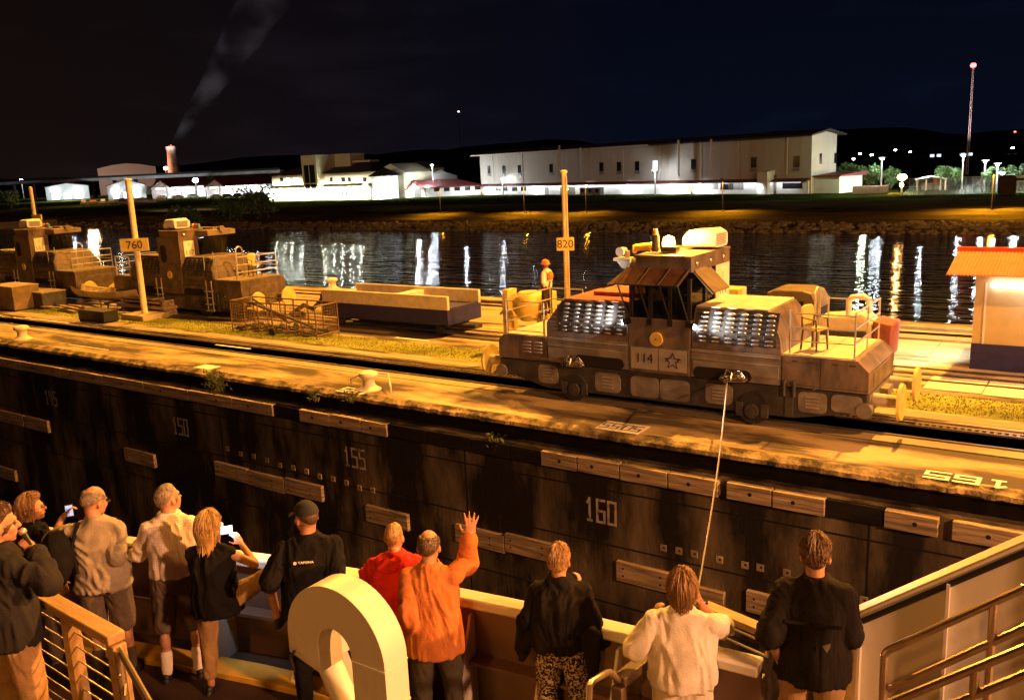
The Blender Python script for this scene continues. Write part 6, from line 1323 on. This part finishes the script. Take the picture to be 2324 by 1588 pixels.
b = B(); b.ell(loc(132, 1262, -.06), (.13, .11, .24), n=14); b.ell(loc(134, 1290, -.10), (.10, .07, .14), n=12); bag = thing('backpack', 'black backpack slung behind the grey T-shirt man', 'backpack', o.location, o.rotation_euler.z); organic('bag', b, K_black, bag, .012, 4, folds(.012, 4)); b = B(); b.tube([sh(-.16, -.13, 1.05), sh(-.17, -.14, 1.30), sh(-.12, -.06, 1.475), sh(-.14, .10, 1.38)], .018, 6); obj('strap', b, K_black, bag)
o, loc, sh, hp, S, T = person('man in white dotted shirt, dark cargo shorts and white socks', (378, 1100), DK, 138, 1.80, head=(-46, 6), lean=(.03, .14), seed=4,
    arms={'R': dict(e=(424, 1262, .05), w=(412, 1240, .30), c=.5), 'L': dict(e=(312, 1262, .12), w=(335, 1250, .35), c=.5)},
    top=dict(m=K_polka, s='short', sl=.98, hem=.97, w=1.03, f=.018, r=1.05), bottom=(K_short, 'knee', 1.02), hair=(H_grey, 'crop'), beard=H_grey, socks=K_white)
o, loc, sh, hp, S, T = person('blonde woman in black sleeveless top photographing with a phone, one knee raised', (468, 1168), DK, 122, 1.66, head=(-14, -4), seed=5,
    arms={'R': dict(e=(561, 1272, .10), w=(541, 1224, .30), d=(-.6, .75, .2), n=(-.5, -.2, .6), c=.55), 'L': dict(e=(505, 1262, .35), w=(478, 1216, .36), d=(.5, .7, .2), n=(.5, 0, .5), c=.6, flip=1)},
    legs={'R': ((604, 1306, .22), (630, 1402, .26))}, top=dict(m=K_black, s='none', hem=.82, w=1.04, flare=1.08, f=.018, n='top', collar=0), bottom=(K_tan, 'capri', .92), hair=(H_blond, 'long'))
q = gt(509, 1203, T+.38); ph = thing('phone', 'glowing phone held sideways by the blonde woman', 'phone', q, R(52)); obj('case', B().box(-.07, .07, -.004, .004, -.038, .038), M_white, ph, bev=.004)
b = B(); b.box(-.06, .06, -.0068, -.0045, -.032, .032); obj('screen', b, mat('phone_picture', (.1, .15, .4), emit=(.35, .5, .9), es=.8, scale=30, var=.5), ph)
o, loc, sh, hp, S, T = person('man in black T-shirt with white lettering and backwards-turned head in a black cap', (690, 1142), DK, 130, 1.82, head=(36, -6), seed=6, wide=1.1,
    arms={'L': dict(e=(622, 1300, .02), w=(640, 1290, .26), c=.4), 'R': dict(e=(758, 1292, .05), w=(738, 1290, .32), c=.4)},
    top=dict(m=K_black, s='short', sl=1.05, hem=.84, w=1.10, r=1.18, f=.020), bottom=(K_black, 'long', 1.0), cap='ball', hair=(H_dark, 'crop'))
text('shirt_lettering', 'YAMAHA', .030, frame(sh(.0, -.185, 1.335), (1, 0, 0), (0, -.08, 1)), M_white, o, ext=.004)
obj('shirt_emblem', B().cyl(sh(-.083, -.183, 1.335), sh(-.083, -.188, 1.335), .014, n=14), M_white, o)
o, loc, sh, hp, S, T = person('man with cropped fair hair in bright red hooded jacket', (892, 1190), DK, 124, 1.60, head=(-6, -2), lean=(0, .12), seed=7, wide=1.08,
    arms={'L': dict(e=(838, 1300, .16), w=(850, 1300, .4), c=.4), 'R': dict(e=(945, 1320, .16), w=(940, 1330, .4), c=.4)}, top=dict(m=K_red, s='long', hem=.70, w=1.12, r=1.2, f=.020, n='jacket'), bottom=(K_dkgrey, 'long', 1.0), hair=(H_sand, 'crop'), hood=True)
o, loc, sh, hp, S, T = person('balding man in orange jacket raising his right hand with spread fingers', (970, 1208), DK, 122, 1.74, head=(-4, -6), seed=8, wide=1.0,
    arms={'R': dict(e=(1052, 1284, .22), w=(1064, 1236, .22), d=(.10, 1, .05), n=(0, 0, 1), c=.08, s=.30, hs=1.22), 'L': dict(e=(926, 1372, .0), w=(948, 1436, .10), c=.4)},
    top=dict(m=K_or, s='long', hem=.76, w=1.08, r=1.15, f=.017, n='jacket', flare=1.03), bottom=(K_jean, 'long', 1.0), hair=(H_dark, 'fringe'))
o, loc, sh, hp, S, T = person('short-haired woman in black shawl and patterned trousers', (1267, 1242), DK, 118, 1.64, head=(-8, 0), seed=9,
    arms={'R': dict(e=(1322, 1392, .14), w=(1316, 1346, .26), d=(0, 1, .2), n=(-.6, 0, .3), c=.7)}, top=dict(m=K_black, s='long', hem=.92, w=.90, r=.85, collar=0), belt=K_red, bottom=(K_pat, 'long', 1.08), hair=(H_sand, 'tousled'))
b = B(); n_ = 28
def ring(zz, rx, ry, oy=0): return [sh(rx*math.cos(a), oy+ry*math.sin(a), zz) for a in [2*math.pi*k/n_ for k in range(n_)]]
b.rings([ring(.92, .26, .20), ring(1.12, .26, .20), ring(1.28, .24, .17), ring(1.37, .215, .14), ring(1.42, .16, .11), ring(1.465, .10, .085), ring(1.51, .074, .07)])
b.limb(sh(.17, .02, 1.34), sh(.33, .02, .92), .075, .05); b.limb(sh(-.17, .02, 1.34), sh(-.34, .0, .86), .085, .045); b.limb(sh(.24, -.12, 1.05), sh(.26, -.16, .72), .06, .02); b.limb(sh(-.25, -.05, 1.0), sh(-.33, -.06, .80), .05, .025)
organic('shawl', b, K_shawl, o, .012, 4, folds(.026, 3, (7, 7, 1.5)))
o, loc, sh, hp, S, T = person('woman with brown bob, white T-shirt and trousers, both hands raised', (1548, 1305), DK, 112, 1.66, head=(0, -4), seed=10, wide=1.22,
    arms={'L': dict(e=(1478, 1416, .10), w=(1508, 1374, .24), d=(.3, 1, .2), n=(.6, 0, .3), c=.7, flip=1), 'R': dict(e=(1632, 1420, .14), w=(1596, 1376, .28), d=(-.3, 1, .2), n=(-.6, 0, .3), c=.7)},
    top=dict(m=K_white, s='short', sl=.95, hem=.90, w=1.06, r=1.25, f=.016), bottom=(K_white, 'long', 1.15), hair=(H_brown, 'bob'))
obj('bracelet', B().tube([S['L'][2]+V((.036*math.cos(a), .036*math.sin(a), -.02)) for a in [2*math.pi*k/14 for k in range(15)]], .005, 6), M_chrome, o)
o, loc, sh, hp, S, T = person('tall man with tousled dark hair in loose black shirt beside the sloping bulwark', (1852, 1222), DK, 104, 1.86, head=(0, -4), seed=11, wide=1.05, t=5.95,
    arms={'L': dict(e=(1748, 1440, .06), w=(1764, 1488, .18), c=.6), 'R': dict(e=(1926, 1440, .06), w=(1900, 1480, .28), c=.5)}, top=dict(m=cloth('black_shirt', (.016, .013, .011)), s='short', sl=1.0, hem=.80, w=1.06, r=1.25, f=.018, fk=(9, 9, 1.6), flare=1.02), bottom=(K_tan, 'long', 1.0), hair=(mat('hair_chestnut', (.05, .026, .012), .45, scale=30, col2=(.20, .11, .05), lo=.35, hi=.7), 'tousled'))
b = B(); q = sh(.06, -.19, 1.12); b.face([q, q+V((.05, -.004, .03)), q+V((.05, -.004, .0)), q+V((.03, -.002, -.045))]); obj('shirt_tag', b, K_grey, o, sharp=0)
for zz in (1.27,): obj('vent_flap', B().rings([[sh(x, -.175-.02*math.cos(x*6), zz), sh(x, -.20, zz-.02), sh(x, -.178-.02*math.cos(x*6), zz-.012)] for x in [-.17+.34*k/12 for k in range(13)]]), cloth('black_shirt', (.016, .013, .011)), o)
o, loc, sh, hp, S, T = person('lock worker in orange hard hat, white shirt and orange vest standing on the locomotive', (1239, 592), 1.89, 172, 1.80, head=(8, 0), seed=12, skin=M_skin2,
    arms={'L': dict(e=(1232, 660, .05), w=(1225, 655, .2), px=1, c=.8), 'R': dict(e=(1250, 662, -.14), w=(1240, 690, -.10), c=.5)}, top=dict(m=K_white, s='short', sl=.95, hem=.90, f=.010), bottom=(K_dkgrey, 'long', 1.0), cap='hard')
b = B(); b.rings([ring(.95, .20, .155, -.01), ring(1.1, .195, .15, -.01), ring(1.30, .20, .15, -.01), ring(1.42, .13, .12, -.02)])
b = B(); [b.tube([sh(q*.10, -.15, 1.12), sh(q*.11, -.15, 1.34), sh(q*.11, -.02, 1.462), sh(q*.10, .14, 1.32), sh(q*.10, .145, 1.05)], .02, 6) for q in (-1, 1)]; obj('vest_straps', b, cloth('vest_orange', (.62, .17, .06)), o)
b = B(); b.ell(sh(0, -.17, 1.28), (.13, .07, .16), n=12); organic('back_pad', b, cloth('vest_orange', (.62, .17, .06)), o, .014, 3)
q = V((LX-.15, LY-.35, 1.72)); o, loc, sh, hp, S, T = person('operator in white shirt seated inside the locomotive cab', (1490, 640), 1.72, 100, 1.55, seed=13, skin=M_skin2, t=(q-CP).dot(cF), top=dict(m=K_white, s='short', hem=.9, f=.01), bottom=(K_dkgrey, 'long', 1.0), hair=(H_dark, 'crop'))
